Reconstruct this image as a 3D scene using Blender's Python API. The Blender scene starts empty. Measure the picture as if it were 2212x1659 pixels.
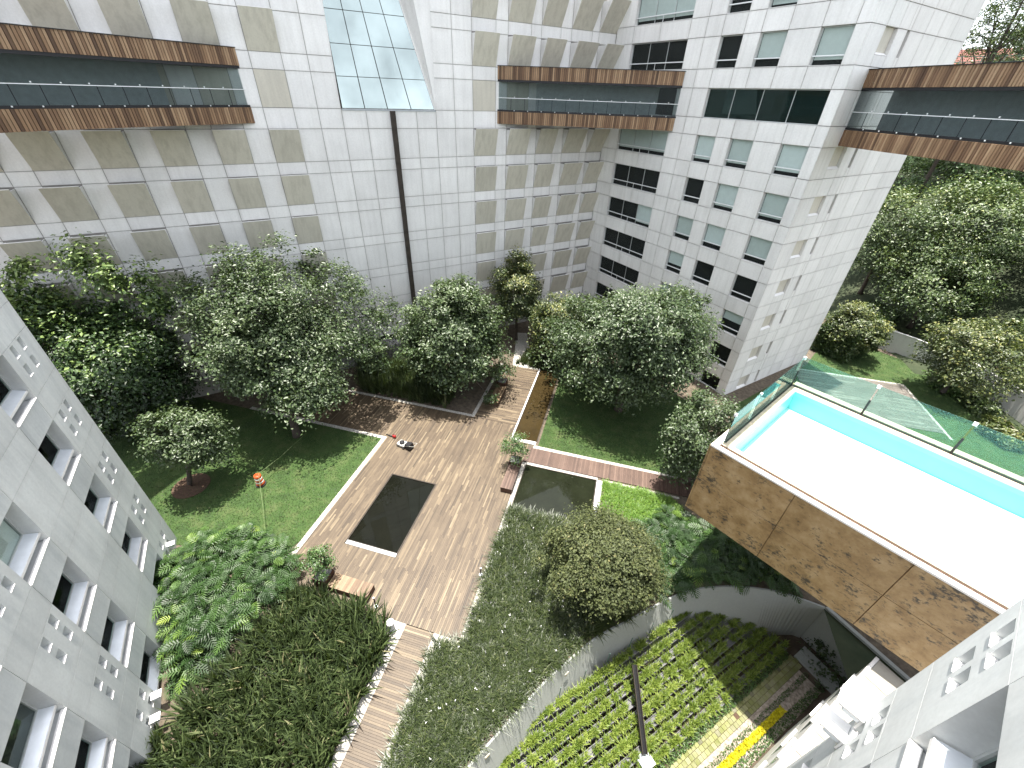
import bpy, bmesh, math, random
import numpy as np
from mathutils import Matrix, Vector

R = random.Random(7)
NR = np.random.default_rng(11)
scene = bpy.context.scene
COL = scene.collection

# ------------------------------------------------------------------ camera
PIT, ROL, YAW = 0.60890738, 0.03657635, -0.24721843
cf = Vector((math.sin(YAW) * math.cos(PIT), math.cos(YAW) * math.cos(PIT), -math.sin(PIT)))
r0 = Vector((math.cos(YAW), -math.sin(YAW), 0)); u0 = r0.cross(cf)
cr_ = math.cos(ROL) * r0 + math.sin(ROL) * u0
cu_ = -math.sin(ROL) * r0 + math.cos(ROL) * u0
cam_d = bpy.data.cameras.new('camera'); cam = bpy.data.objects.new('camera', cam_d); COL.objects.link(cam)
cam.matrix_world = Matrix(((cr_.x, cu_.x, -cf.x, 0), (cr_.y, cu_.y, -cf.y, 0), (cr_.z, cu_.z, -cf.z, 24.0), (0, 0, 0, 1)))
cam_d.sensor_width = 36; cam_d.lens = 36 * 897.66 / 2212; cam_d.clip_end = 3000; cam_d.clip_start = 0.05
scene.camera = cam

# ------------------------------------------------------------------ sky, sun, exposure
SUN_EL = math.radians(82); SUN_DIR = Vector((-0.55, 0.83, 0)).normalized()
sdir = Vector((SUN_DIR.x * math.cos(SUN_EL), SUN_DIR.y * math.cos(SUN_EL), math.sin(SUN_EL)))
world = bpy.data.worlds.new('World'); scene.world = world; world.use_nodes = True
wn = world.node_tree.nodes; wl = world.node_tree.links
bg = wn['Background']; sky = wn.new('ShaderNodeTexSky'); sky.sky_type = 'NISHITA'; sky.sun_disc = False
sky.sun_elevation = SUN_EL; sky.sun_rotation = math.atan2(sdir.x, sdir.y)
sky.air_density = 1.0; sky.dust_density = 10.0; sky.ozone_density = 0.6; sky.altitude = 2200
hsv = wn.new('ShaderNodeHueSaturation'); hsv.inputs['Saturation'].default_value = .30   # hazy midday sky
wl.new(sky.outputs[0], hsv.inputs['Color']); wl.new(hsv.outputs[0], bg.inputs[0]); bg.inputs[1].default_value = 0.15
sl = bpy.data.lights.new('sun', 'SUN'); so = bpy.data.objects.new('sun', sl); COL.objects.link(so)
sl.energy = 3.4; sl.angle = math.radians(0.6); sl.color = (1.0, 0.945, 0.86)
so.rotation_euler = sdir.to_track_quat('Z', 'Y').to_euler(); so.location = (0, 0, 60)
vs = scene.view_settings; vs.view_transform = 'Standard'; vs.look = 'None'; vs.exposure = 1.88; vs.gamma = 1
scene.cycles.max_bounces = 8; scene.cycles.diffuse_bounces = 5; scene.cycles.glossy_bounces = 3
scene.cycles.transparent_max_bounces = 10; scene.cycles.transmission_bounces = 4
scene.cycles.use_denoising = True
scene.cycles.caustics_reflective = False; scene.cycles.caustics_refractive = False

# ------------------------------------------------------------------ helpers
WM = {}
I4 = Matrix.Identity(4)

def add(name, me, mat=None, parent=None, M=I4):
    o = bpy.data.objects.new(name, me); COL.objects.link(o)
    o.matrix_basis = M.copy(); WM[o] = M.copy()
    if mat is not None and me is not None and len(me.materials) == 0:
        me.materials.append(mat)
    if parent is not None:
        o.parent = parent; o.matrix_parent_inverse = WM[parent].inverted()
    return o

def thing(name, label, cat, loc, group=None):
    o = add(name, None, None, None, Matrix.Translation(Vector(loc)))
    return tag(o, label, cat, group)

def tag(o, label=None, cat=None, group=None, kind=None):
    if label: o['label'] = label
    if cat: o['category'] = cat
    if group: o['group'] = group
    if kind: o['kind'] = kind
    return o

def mesh(verts, faces, name='mesh', smooth=False):
    me = bpy.data.meshes.new(name); me.from_pydata([tuple(v) for v in verts], [], faces); me.update()
    if smooth:
        me.polygons.foreach_set('use_smooth', [True] * len(me.polygons))
    return me

BOXF = [(0, 3, 2, 1), (4, 5, 6, 7), (0, 1, 5, 4), (1, 2, 6, 5), (2, 3, 7, 6), (3, 0, 4, 7)]
def boxv(x0, x1, y0, y1, z0, z1):
    return [(x0, y0, z0), (x1, y0, z0), (x1, y1, z0), (x0, y1, z0), (x0, y0, z1), (x1, y0, z1), (x1, y1, z1), (x0, y1, z1)]
_bc = {}
def box_me(w, d, h, mat):
    """box with corner at origin, size w,d,h (shared mesh data)"""
    k = (round(w, 3), round(d, 3), round(h, 3), mat.name)
    if k not in _bc:
        b = 0 if mat.name == 'grey_concrete' else min(.006, w * .2, d * .2, h * .2)
        bm = bmesh.new(); bmesh.ops.create_cube(bm, size=1)
        for v in bm.verts:
            v.co = Vector(((v.co.x + .5) * w, (v.co.y + .5) * d, (v.co.z + .5) * h))
        if b: bmesh.ops.bevel(bm, geom=list(bm.edges), offset=b, segments=1, affect='EDGES')
        me = bpy.data.meshes.new('box'); bm.to_mesh(me); bm.free(); me.materials.append(mat); _bc[k] = me
    return _bc[k]
class MB:
    """collects several shapes into one mesh"""
    def __init__(s): s.v = []; s.f = []
    def poly(s, pts, faces):
        n = len(s.v); s.v += [tuple(p) for p in pts]; s.f += [tuple(i + n for i in f) for f in faces]; return s
    def box(s, x0, x1, y0, y1, z0, z1, M=None):
        p = boxv(x0, x1, y0, y1, z0, z1)
        if M: p = [M @ Vector(q) for q in p]
        return s.poly(p, BOXF)
    def tube(s, pts, rad, n=7, cap=True):
        rings = []
        pts = [Vector(p) for p in pts]
        if not hasattr(rad, '__len__'): rad = [rad] * len(pts)
        for i, p in enumerate(pts):
            d = (pts[min(i + 1, len(pts) - 1)] - pts[max(i - 1, 0)]).normalized()
            a = d.cross(Vector((0, 0, 1)));
            if a.length < .05: a = d.cross(Vector((1, 0, 0)))
            a.normalize(); b = d.cross(a)
            rings.append([p + (a * math.cos(t) + b * math.sin(t)) * rad[i] for t in [2 * math.pi * k / n for k in range(n)]])
        base = len(s.v)
        for rg in rings: s.v += [tuple(q) for q in rg]
        for i in range(len(rings) - 1):
            for k in range(n):
                s.f.append((base + i * n + k, base + i * n + (k + 1) % n, base + (i + 1) * n + (k + 1) % n, base + (i + 1) * n + k))
        if cap:
            s.f.append(tuple(base + k for k in range(n))[::-1]); s.f.append(tuple(base + (len(rings) - 1) * n + k for k in range(n)))
        return s
    def prism(s, pts2, z0, z1):
        n = len(pts2); b = len(s.v)
        s.v += [(p[0], p[1], z0) for p in pts2] + [(p[0], p[1], z1) for p in pts2]
        s.f.append(tuple(range(b + n - 1, b - 1, -1))); s.f.append(tuple(range(b + n, b + 2 * n)))
        for i in range(n):
            j = (i + 1) % n; s.f.append((b + i, b + j, b + n + j, b + n + i))
        return s
    def me(s, mat=None, smooth=False, fix=True):
        m = mesh(s.v, s.f, 'mesh', smooth)
        if fix:
            bm = bmesh.new(); bm.from_mesh(m); bmesh.ops.recalc_face_normals(bm, faces=bm.faces); bm.to_mesh(m); bm.free()
        if mat: m.materials.append(mat)
        return m

class Frame:
    """vertical plane: s along du, d outward along n, z up"""
    def __init__(f, o, du, n):
        f.o = Vector((o[0], o[1], 0)); f.du = Vector((du[0], du[1], 0)).normalized(); f.n = Vector((n[0], n[1], 0)).normalized()
        f.flip = f.du.cross(f.n).z < 0
    def P(f, s, d, z): return f.o + f.du * s + f.n * d + Vector((0, 0, z))
    def M(f, s, d, z):
        # local x = du, local y = n, z up
        p = f.P(s, d, z)
        return Matrix(((f.du.x, f.n.x, 0, p.x), (f.du.y, f.n.y, 0, p.y), (0, 0, 1, p.z), (0, 0, 0, 1)))
    def box(f, name, s0, s1, d0, d1, z0, z1, mat, parent):
        return add(name, box_me(s1 - s0, d1 - d0, z1 - z0, mat), None, parent, f.M(s0, d0, z0))

# ------------------------------------------------------------------ materials
def newmat(name):
    m = bpy.data.materials.new(name); m.use_nodes = True
    nt = m.node_tree; return m, nt.nodes, nt.links, nt.nodes['Principled BSDF']

def rgb(c): return (c[0], c[1], c[2], 1)

def coordnode(N, L, scale, kind='pos'):
    if kind == 'pos':
        g = N.new('ShaderNodeNewGeometry'); src = g.outputs['Position']
    else:
        g = N.new('ShaderNodeTexCoord'); src = g.outputs['Object']
    mp = N.new('ShaderNodeMapping'); mp.inputs['Scale'].default_value = scale
    L.new(src, mp.inputs['Vector']); return mp.outputs[0]

def ramp(N, L, fac, stops):
    r = N.new('ShaderNodeValToRGB'); el = r.color_ramp.elements
    while len(el) > 1: el.remove(el[-1])
    el[0].position = stops[0][0]; el[0].color = rgb(stops[0][1])
    for p, c in stops[1:]:
        e = el.new(p); e.color = rgb(c)
    L.new(fac, r.inputs[0]); return r.outputs[0]

def noise(N, L, vec, scale, detail=4, rough=.55):
    n = N.new('ShaderNodeTexNoise'); n.inputs['Scale'].default_value = scale; n.inputs['Detail'].default_value = detail
    n.inputs['Roughness'].default_value = rough
    if vec is not None: L.new(vec, n.inputs['Vector'])
    return n.outputs[0]

def mix(N, L, fac, a, b, mode='MIX'):
    m = N.new('ShaderNodeMix'); m.data_type = 'RGBA'; m.blend_type = mode
    if isinstance(fac, (int, float)): m.inputs[0].default_value = fac
    else: L.new(fac, m.inputs[0])
    for i, c in ((6, a), (7, b)):
        if isinstance(c, tuple): m.inputs[i].default_value = rgb(c)
        else: L.new(c, m.inputs[i])
    return m.outputs[2]

def bump(N, L, B, h, strength=.3, dist=.02):
    b = N.new('ShaderNodeBump'); b.inputs['Strength'].default_value = strength; b.inputs['Distance'].default_value = dist
    L.new(h, b.inputs['Height']); L.new(b.outputs[0], B.inputs['Normal'])

def mat_simple(name, c, rough=.6, metal=0, vary=.12, scale=3.0):
    m, N, L, B = newmat(name)
    v = noise(N, L, coordnode(N, L, (1, 1, 1)), scale)
    col = ramp(N, L, v, [(.3, tuple(x * (1 - vary) for x in c)), (.7, tuple(min(1, x * (1 + vary)) for x in c))])
    L.new(col, B.inputs['Base Color']); B.inputs['Roughness'].default_value = rough; B.inputs['Metallic'].default_value = metal
    return m

def mat_concrete(name, c, streak=.10, objvar=.05, stain=(.33, .31, .27), amount=.35, rough=.8, grime=0):
    m, N, L, B = newmat(name)
    big = noise(N, L, coordnode(N, L, (1, 1, 1)), .35, 5)
    st = noise(N, L, coordnode(N, L, (2.2, 2.2, .16)), 1.3, 5, .6)
    fine = noise(N, L, coordnode(N, L, (1, 1, 1)), 9, 4, .7)
    oi = N.new('ShaderNodeObjectInfo')
    base = ramp(N, L, oi.outputs['Random'], [(0, tuple(x * (1 - objvar) for x in c)), (1, tuple(x * (1 + objvar) for x in c))])
    s1 = ramp(N, L, st, [(.45, (0, 0, 0)), (.78, (1, 1, 1))])
    ml = N.new('ShaderNodeMath'); ml.operation = 'MULTIPLY'; ml.inputs[1].default_value = amount; L.new(s1, ml.inputs[0])
    col = mix(N, L, ml.outputs[0], base, stain)
    g = ramp(N, L, big, [(.3, (1 - streak,) * 3), (.7, (1 + streak * .3,) * 3)])
    col = mix(N, L, 1.0, col, g, 'MULTIPLY')
    g2 = ramp(N, L, fine, [(.35, (.94,) * 3), (.65, (1.02,) * 3)])
    col = mix(N, L, 1.0, col, g2, 'MULTIPLY')
    if grime:                       # dirt gathered along the joints
        tc = N.new('ShaderNodeTexCoord'); sp = N.new('ShaderNodeSeparateXYZ'); L.new(tc.outputs['Generated'], sp.inputs[0])
        d = None
        for ax in (0, 2):
            pg = N.new('ShaderNodeMath'); pg.operation = 'PINGPONG'; pg.inputs[1].default_value = .5; L.new(sp.outputs[ax], pg.inputs[0])
            if d is None: d = pg.outputs[0]
            else:
                mn = N.new('ShaderNodeMath'); mn.operation = 'MINIMUM'; L.new(d, mn.inputs[0]); L.new(pg.outputs[0], mn.inputs[1]); d = mn.outputs[0]
        gn = noise(N, L, coordnode(N, L, (1, 1, 1)), 1.7, 4)
        ad = N.new('ShaderNodeMath'); ad.operation = 'MULTIPLY_ADD'; ad.inputs[1].default_value = .16; L.new(gn, ad.inputs[0]); L.new(d, ad.inputs[2])
        gm = ramp(N, L, ad.outputs[0], [(.06, (grime * 1.6,) * 3), (.11, (grime * .7,) * 3), (.19, (0, 0, 0))])
        col = mix(N, L, gm, col, (.36, .34, .31))
    L.new(col, B.inputs['Base Color']); B.inputs['Roughness'].default_value = rough
    bump(N, L, B, fine, .15, .01)
    return m

def mat_leaf(name, stops, rough=.42, trans=.14, spec=.5):
    m, N, L, B = newmat(name)
    a = N.new('ShaderNodeAttribute'); a.attribute_name = 'tint'
    col = ramp(N, L, a.outputs['Fac'], stops)
    L.new(col, B.inputs['Base Color']); B.inputs['Roughness'].default_value = rough
    B.inputs['Specular IOR Level'].default_value = spec
    if trans > 0:
        t = N.new('ShaderNodeBsdfTranslucent'); tc = mix(N, L, .5, col, (.20, .30, .03)); L.new(tc, t.inputs[0])
        ms = N.new('ShaderNodeMixShader'); ms.inputs[0].default_value = trans
        L.new(B.outputs[0], ms.inputs[1]); L.new(t.outputs[0], ms.inputs[2]); L.new(ms.outputs[0], N['Material Output'].inputs[0])
    return m

def mat_wood(name, stops, src='tint', rough=.7, grain=(14, 1.2, 14)):
    m, N, L, B = newmat(name)
    if src == 'tint':
        a = N.new('ShaderNodeAttribute'); a.attribute_name = 'tint'; fac = a.outputs['Fac']
    else:
        a = N.new('ShaderNodeObjectInfo'); fac = a.outputs['Random']
    col = ramp(N, L, fac, stops)
    g = noise(N, L, coordnode(N, L, grain), 1.5, 4, .65)
    col = mix(N, L, 1.0, col, ramp(N, L, g, [(.3, (.8, .79, .78)), (.7, (1.1, 1.1, 1.1))]), 'MULTIPLY')
    w = noise(N, L, coordnode(N, L, (1, 1, 1)), .7, 5, .6)
    col = mix(N, L, 1.0, col, ramp(N, L, w, [(.3, (.82, .8, .79)), (.7, (1.1, 1.1, 1.1))]), 'MULTIPLY')
    L.new(col, B.inputs['Base Color']); B.inputs['Roughness'].default_value = rough
    return m

def mat_glass(name, tint, gloss=.25, base=(.02, .03, .03), transp=.5):
    """architectural glass: tinted see-through + fresnel mirror"""
    m, N, L, B = newmat(name)
    t = N.new('ShaderNodeBsdfTransparent'); t.inputs[0].default_value = rgb(tint)
    d = N.new('ShaderNodeBsdfDiffuse'); d.inputs[0].default_value = rgb(base)
    g = N.new('ShaderNodeBsdfGlossy'); g.inputs['Roughness'].default_value = .015; g.inputs[0].default_value = (.9, 1, .97, 1)
    m1 = N.new('ShaderNodeMixShader'); m1.inputs[0].default_value = 1 - transp
    L.new(t.outputs[0], m1.inputs[1]); L.new(d.outputs[0], m1.inputs[2])
    lw = N.new('ShaderNodeLayerWeight'); lw.inputs[0].default_value = gloss
    m2 = N.new('ShaderNodeMixShader'); L.new(lw.outputs['Fresnel'], m2.inputs[0])
    L.new(m1.outputs[0], m2.inputs[1]); L.new(g.outputs[0], m2.inputs[2]); L.new(m2.outputs[0], N['Material Output'].inputs[0])
    return m

m_white = mat_concrete('white_concrete', (.86, .855, .83), amount=.16, objvar=.04, grime=.15)
m_whiteF = mat_concrete('pale_stone', (.83, .825, .795), amount=.20, objvar=.05, grime=.16)
m_joint = mat_simple('joint_grey', (.30, .29, .27), .9)
m_beige = mat_concrete('beige_panel', (.60, .575, .485), streak=.06, objvar=.05, stain=(.30, .28, .22), amount=.45)
m_cream = mat_concrete('cream_recess', (.62, .59, .50), objvar=.05)
m_grey = mat_concrete('grey_concrete', (.69, .715, .712), grime=.10, streak=.18, objvar=.06, stain=(.46, .50, .52), amount=.5)
m_joint2 = mat_simple('joint_dark', (.16, .17, .19), .9)
m_sill = mat_simple('white_sill', (.82, .81, .79), .55, vary=.05)
m_metal = mat_simple('light_metal', (.68, .72, .76), .35, .35, vary=.06)
m_rail = mat_simple('white_rail', (.80, .82, .82), .4, .1, vary=.04)
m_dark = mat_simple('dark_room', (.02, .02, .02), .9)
m_glassdark = mat_glass('window_glass', (.93, .96, .95), .10, (.012, .014, .014), .97)
m_glassgreen = mat_glass('green_glass', (.62, .74, .71), .22, (.03, .055, .05), .75)
m_glassbridge = mat_glass('bridge_glass', (.86, .90, .90), .12, (.09, .105, .105), .86)
m_blind = mat_simple('blind_fabric', (.72, .76, .74), .85, vary=.04)
m_blind2 = mat_simple('pale_blind_fabric', (.86, .90, .89), .85, vary=.04)
m_rust = mat_simple('dark_weathered_steel', (.045, .036, .028), .75, .2, vary=.4, scale=2)
m_black = mat_simple('black_metal', (.015, .015, .017), .5, .2)
m_slat = mat_wood('slat_wood', [(0, (.10, .055, .03)), (.25, (.19, .11, .06)), (.6, (.27, .165, .09)), (1, (.40, .27, .16))], 'obj', .65, (10, 10, .8))
m_plank = mat_wood('deck_wood', [(0, (.040, .028, .017)), (.3, (.075, .053, .032)), (.65, (.109, .080, .049)), (.9, (.152, .115, .070)), (1, (.20, .158, .10))], 'tint', .6)
m_plankred = mat_wood('red_deck_wood', [(0, (.055, .031, .023)), (.5, (.092, .055, .040)), (1, (.14, .09, .068))], 'tint', .6)
m_benchwood = mat_wood('bench_wood', [(0, (.11, .065, .036)), (.5, (.19, .125, .07)), (1, (.26, .19, .115))], 'tint', .55)
m_corten = mat_simple('planter_corten', (.075, .035, .022), .8, .1, vary=.3)

def mat_ground(name, stops, scale=2, bumps=.4, rough=.95):
    m, N, L, B = newmat(name)
    c = coordnode(N, L, (1, 1, 1))
    a = noise(N, L, c, scale, 6, .65)
    L.new(ramp(N, L, a, stops), B.inputs['Base Color']); B.inputs['Roughness'].default_value = rough
    f = noise(N, L, c, scale * 14, 4, .7); bump(N, L, B, f, bumps, .03)
    return m
m_earth = mat_ground('earth', [(.3, (.045, .033, .022)), (.7, (.11, .085, .06))], 1.5)
m_lawn = mat_ground('lawn_grass', [(.3, (.020, .044, .009)), (.5, (.034, .070, .013)), (.68, (.065, .088, .028)), (.8, (.10, .095, .045))], .9)
m_hill = mat_ground('hill_soil', [(.3, (.015, .03, .01)), (.7, (.05, .06, .03))], .5)
m_soil = mat_ground('bed_soil', [(.3, (.05, .04, .03)), (.7, (.15, .12, .085))], 3)
m_gravel = mat_ground('white_gravel', [(.35, (.22, .21, .18)), (.5, (.40, .38, .34)), (.65, (.56, .54, .50))], 9, .8)
m_greygravel = mat_ground('grey_gravel', [(.35, (.10, .10, .10)), (.6, (.30, .30, .29))], 10, .9)
m_leafgravel = mat_ground('leaf_litter', [(.3, (.16, .13, .10)), (.5, (.34, .29, .24)), (.7, (.48, .42, .36))], 7, .9)
m_mulch = mat_ground('mulch', [(.3, (.05, .03, .02)), (.7, (.12, .07, .045))], 6)
m_stonegrey = mat_simple('grey_coping_stone', (.42, .45, .47), .6, vary=.08)
m_plaster = mat_concrete('grey_plaster', (.30, .315, .30), streak=.05, objvar=0, stain=(.33, .35, .33), amount=.25)
m_plasterw = mat_concrete('white_plaster', (.66, .65, .62), streak=.06, objvar=0, amount=.2)
m_trough = mat_concrete('trough_concrete', (.14, .14, .145), streak=.15, objvar=.1, stain=(.08, .08, .08), amount=.5)

def mat_water(name, deep, rough=.02, gloss=.28):
    m, N, L, B = newmat(name)
    L.new(ramp(N, L, noise(N, L, coordnode(N, L, (1, 1, 1)), .8, 5, .65), [(.3, tuple(x * .75 for x in deep)), (.7, tuple(x * 1.2 for x in deep))]), B.inputs['Base Color'])
    B.inputs['Roughness'].default_value = rough; B.inputs['IOR'].default_value = 1.33
    n = noise(N, L, coordnode(N, L, (1, 1, 1)), 2.2, 3, .5); bump(N, L, B, n, .04, .02)
    return m
m_pond = mat_water('pond_water', (.006, .0065, .0045))
m_pond2 = mat_water('green_pond_water', (.012, .0145, .008))
m_canal = mat_water('amber_canal_water', (.034, .024, .010))

def mat_travertine():
    m, N, L, B = newmat('travertine')
    c = coordnode(N, L, (1, 1, 1))
    a = noise(N, L, c, 1.6, 6, .65)
    col = ramp(N, L, a, [(.28, (.20, .12, .05)), (.5, (.33, .22, .105)), (.72, (.44, .32, .18))])
    sp = noise(N, L, coordnode(N, L, (1, 1, 1.6)), 4.5, 7, .72)
    gate = noise(N, L, c, .9, 2)
    ad = N.new('ShaderNodeMath'); ad.operation = 'ADD'; L.new(sp, ad.inputs[0])
    sc = N.new('ShaderNodeMath'); sc.operation = 'MULTIPLY'; sc.inputs[1].default_value = .55; L.new(gate, sc.inputs[0]); L.new(sc.outputs[0], ad.inputs[1])
    f = ramp(N, L, ad.outputs[0], [(.82, (0, 0, 0)), (.95, (1, 1, 1))])
    col = mix(N, L, f, col, (.055, .045, .035))
    oi = N.new('ShaderNodeObjectInfo')
    col = mix(N, L, 1.0, col, ramp(N, L, oi.outputs['Random'], [(0, (.9, .88, .84)), (1, (1.08, 1.06, 1.05))]), 'MULTIPLY')
    L.new(col, B.inputs['Base Color']); B.inputs['Roughness'].default_value = .5
    bump(N, L, B, sp, .2, .01)
    return m
m_trav = mat_travertine()
m_travtop = mat_simple('pale_travertine', (.56, .47, .34), .6, vary=.22, scale=5)
m_pooltile = mat_simple('turquoise_tile', (.20, .64, .63), .35, vary=.05, scale=.8)
m_poolfloor = mat_simple('white_pool_floor', (.86, .90, .90), .4, vary=.02)
def mat_poolwater():
    m, N, L, B = newmat('pool_water')
    t = N.new('ShaderNodeBsdfTransparent'); t.inputs[0].default_value = (.84, .97, .97, 1)
    g = N.new('ShaderNodeBsdfGlossy'); g.inputs['Roughness'].default_value = .02
    lw = N.new('ShaderNodeLayerWeight'); lw.inputs[0].default_value = .12
    m2 = N.new('ShaderNodeMixShader'); L.new(lw.outputs['Fresnel'], m2.inputs[0]); L.new(t.outputs[0], m2.inputs[1]); L.new(g.outputs[0], m2.inputs[2])
    L.new(m2.outputs[0], N['Material Output'].inputs[0]); return m
m_poolwater = mat_poolwater()
m_railglass = mat_glass('rail_glass', (.80, .95, .92), .10, (.26, .46, .43), .89)

# leaf materials
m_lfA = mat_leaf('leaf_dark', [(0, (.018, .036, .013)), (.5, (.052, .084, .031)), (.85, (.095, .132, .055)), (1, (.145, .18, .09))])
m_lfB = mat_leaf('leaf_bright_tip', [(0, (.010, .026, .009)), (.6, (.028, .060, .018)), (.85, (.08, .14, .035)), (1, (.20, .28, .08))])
m_lfY = mat_leaf('leaf_yellow', [(0, (.018, .034, .010)), (.5, (.050, .076, .022)), (.78, (.15, .165, .045)), (1, (.34, .33, .12))])
m_lfO = mat_leaf('leaf_olive', [(0, (.020, .028, .010)), (.5, (.056, .070, .024)), (.85, (.10, .115, .042)), (1, (.16, .15, .065))], .6, .12, .3)
m_lfG = mat_leaf('leaf_green', [(0, (.02, .045, .014)), (.5, (.05, .10, .025)), (.85, (.10, .17, .045)), (1, (.17, .24, .07))])
m_lfW = mat_leaf('leaf_woodland', [(0, (.016, .034, .012)), (.5, (.055, .092, .028)), (.85, (.12, .165, .05)), (1, (.21, .23, .07))])
m_philo = mat_wood  # placeholder, replaced below
def mat_obj_leaf(name, stops, trans=.22, rough=.5):
    m, N, L, B = newmat(name)
    oi = N.new('ShaderNodeObjectInfo'); col = ramp(N, L, oi.outputs['Random'], stops)
    L.new(col, B.inputs['Base Color']); B.inputs['Roughness'].default_value = rough
    t = N.new('ShaderNodeBsdfTranslucent'); L.new(mix(N, L, .5, col, (.2, .32, .03)), t.inputs[0])
    ms = N.new('ShaderNodeMixShader'); ms.inputs[0].default_value = trans
    L.new(B.outputs[0], ms.inputs[1]); L.new(t.outputs[0], ms.inputs[2]); L.new(ms.outputs[0], N['Material Output'].inputs[0])
    return m
m_philo = mat_obj_leaf('philodendron_leaf', [(0, (.014, .036, .010)), (.45, (.032, .075, .017)), (.8, (.065, .13, .028)), (.95, (.12, .20, .035)), (1, (.26, .34, .05))])
m_flax = mat_leaf('flax_blade', [(0, (.012, .018, .008)), (.45, (.036, .056, .019)), (.8, (.092, .125, .046)), (.95, (.15, .17, .08)), (1, (.28, .26, .14))], .4, .15)
m_mondo = mat_leaf('mondo_blade', [(0, (.013, .021, .008)), (.5, (.040, .058, .019)), (.85, (.085, .108, .038)), (1, (.15, .165, .07))], .4, .15)
m_lime = mat_leaf('lime_blade', [(0, (.035, .065, .010)), (.45, (.135, .20, .028)), (1, (.33, .39, .09))], .45, .3)
m_grassbl = mat_leaf('grass_blade', [(0, (.020, .042, .009)), (.5, (.036, .070, .014)), (.9, (.07, .098, .03)), (1, (.13, .12, .055))], .6, .2)
m_bark = mat_simple('bark', (.065, .052, .042), .9, vary=.35, scale=6)

# ------------------------------------------------------------------ foliage builders
def mesh_np(V, faces_flat, fsize, tint, mat):
    me = bpy.data.meshes.new('foliage')
    nf = len(faces_flat) // fsize
    me.vertices.add(len(V)); me.vertices.foreach_set('co', V.astype(np.float32).ravel())
    me.loops.add(len(faces_flat)); me.loops.foreach_set('vertex_index', faces_flat.astype(np.int32))
    me.polygons.add(nf); me.polygons.foreach_set('loop_start', np.arange(0, nf * fsize, fsize, dtype=np.int32))
    me.update(calc_edges=True)
    a = me.attributes.new('tint', 'FLOAT', 'POINT'); a.data.foreach_set('value', tint.astype(np.float32))
    me.materials.append(mat); return me

def leaf_mesh(C, Nn, size, tint, mat, aspect=.5):
    n = len(C)
    Nn = Nn / np.linalg.norm(Nn, axis=1, keepdims=True)
    a = NR.normal(size=(n, 3)); t = np.cross(Nn, a); t /= np.linalg.norm(t, axis=1, keepdims=True) + 1e-9
    b = np.cross(Nn, t); s = size[:, None]
    V = np.empty((n, 4, 3))
    V[:, 0] = C - t * s * .5; V[:, 2] = C + t * s * .5 - Nn * s * .12
    V[:, 1] = C + b * s * aspect * .5 + Nn * s * .10; V[:, 3] = C - b * s * aspect * .5 + Nn * s * .10
    k = np.arange(n)[:, None] * 4
    F = np.concatenate([k + np.array([[0, 1, 2]]), k + np.array([[0, 2, 3]])], axis=1).ravel()
    return mesh_np(V.reshape(-1, 3), F, 3, np.repeat(tint, 4), mat)

def blade_mesh(B, az, length, width, lean, tint, mat, droop=.5):
    """curved 3-segment blades: B bases (n,3)"""
    n = len(B); d = np.stack([np.cos(az), np.sin(az), np.zeros(n)], 1); sdv = np.stack([-np.sin(az), np.cos(az), np.zeros(n)], 1)
    V = np.empty((n, 7, 3))
    for i, f in enumerate((0, .4, .75)):
        h = length * f
        out = h * np.sin(lean) + droop * length * f * f * np.sin(lean)
        up = h * np.cos(lean) - droop * .55 * length * f * f * np.sin(lean)
        p = B + d * out[:, None] + np.array([0, 0, 1.]) * up[:, None]
        w = width * (1, .9, .6)[i] * .5
        V[:, 2 * i] = p - sdv * w[:, None]; V[:, 2 * i + 1] = p + sdv * w[:, None]
    out = length * np.sin(lean) * (1 + droop); up = length * np.cos(lean) - droop * .6 * length * np.sin(lean)
    V[:, 6] = B + d * out[:, None] + np.array([0, 0, 1.]) * up[:, None]
    k = np.arange(n)[:, None] * 7
    F = np.concatenate([k + np.array([f]) for f in ([0, 1, 3], [0, 3, 2], [2, 3, 5], [2, 5, 4], [4, 5, 6])], axis=1).ravel()
    return mesh_np(V.reshape(-1, 3), F, 3, np.repeat(tint, 7), mat)

def crown_points(c, rad, ncl, per, csize, shell=.5, lump=.2, flat=.6, low=-.75):
    c = np.array(c); rad = np.array(rad)
    D = NR.normal(size=(ncl * 2, 3)); D /= np.linalg.norm(D, axis=1, keepdims=True); D = D[D[:, 2] > low][:ncl]
    ld = NR.normal(size=(14, 3)); ld /= np.linalg.norm(ld, axis=1, keepdims=True); amp = NR.uniform(-lump, lump, 14)
    m = 1 + (np.maximum(0, D @ ld.T - .55) / .45 * amp).sum(1)
    rr = shell + (1 - shell) * NR.uniform(0, 1, len(D)) ** .6
    CC = c + D * rad * (rr * m)[:, None]
    cs = csize * NR.uniform(.45, 1.5, len(D)); far_ = NR.uniform(0, 1, len(D)) < .12; CC[far_] = c + (CC[far_] - c) * 1.13; cs[far_] *= .6
    P = np.repeat(CC, per, 0) + np.clip(NR.normal(size=(len(CC) * per, 3)), -1.7, 1.7) * (np.repeat(cs, per)[:, None] * np.array([1, 1, flat]) * .5)
    outw = (P - c) / rad; outw /= np.linalg.norm(outw, axis=1, keepdims=True) + 1e-9
    Nn = outw * .55 + np.array([0, 0, .75]) + NR.normal(size=P.shape) * .45
    ct = NR.uniform(-.16, .16, len(CC))
    return CC, P, Nn, np.repeat(ct, per)

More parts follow.
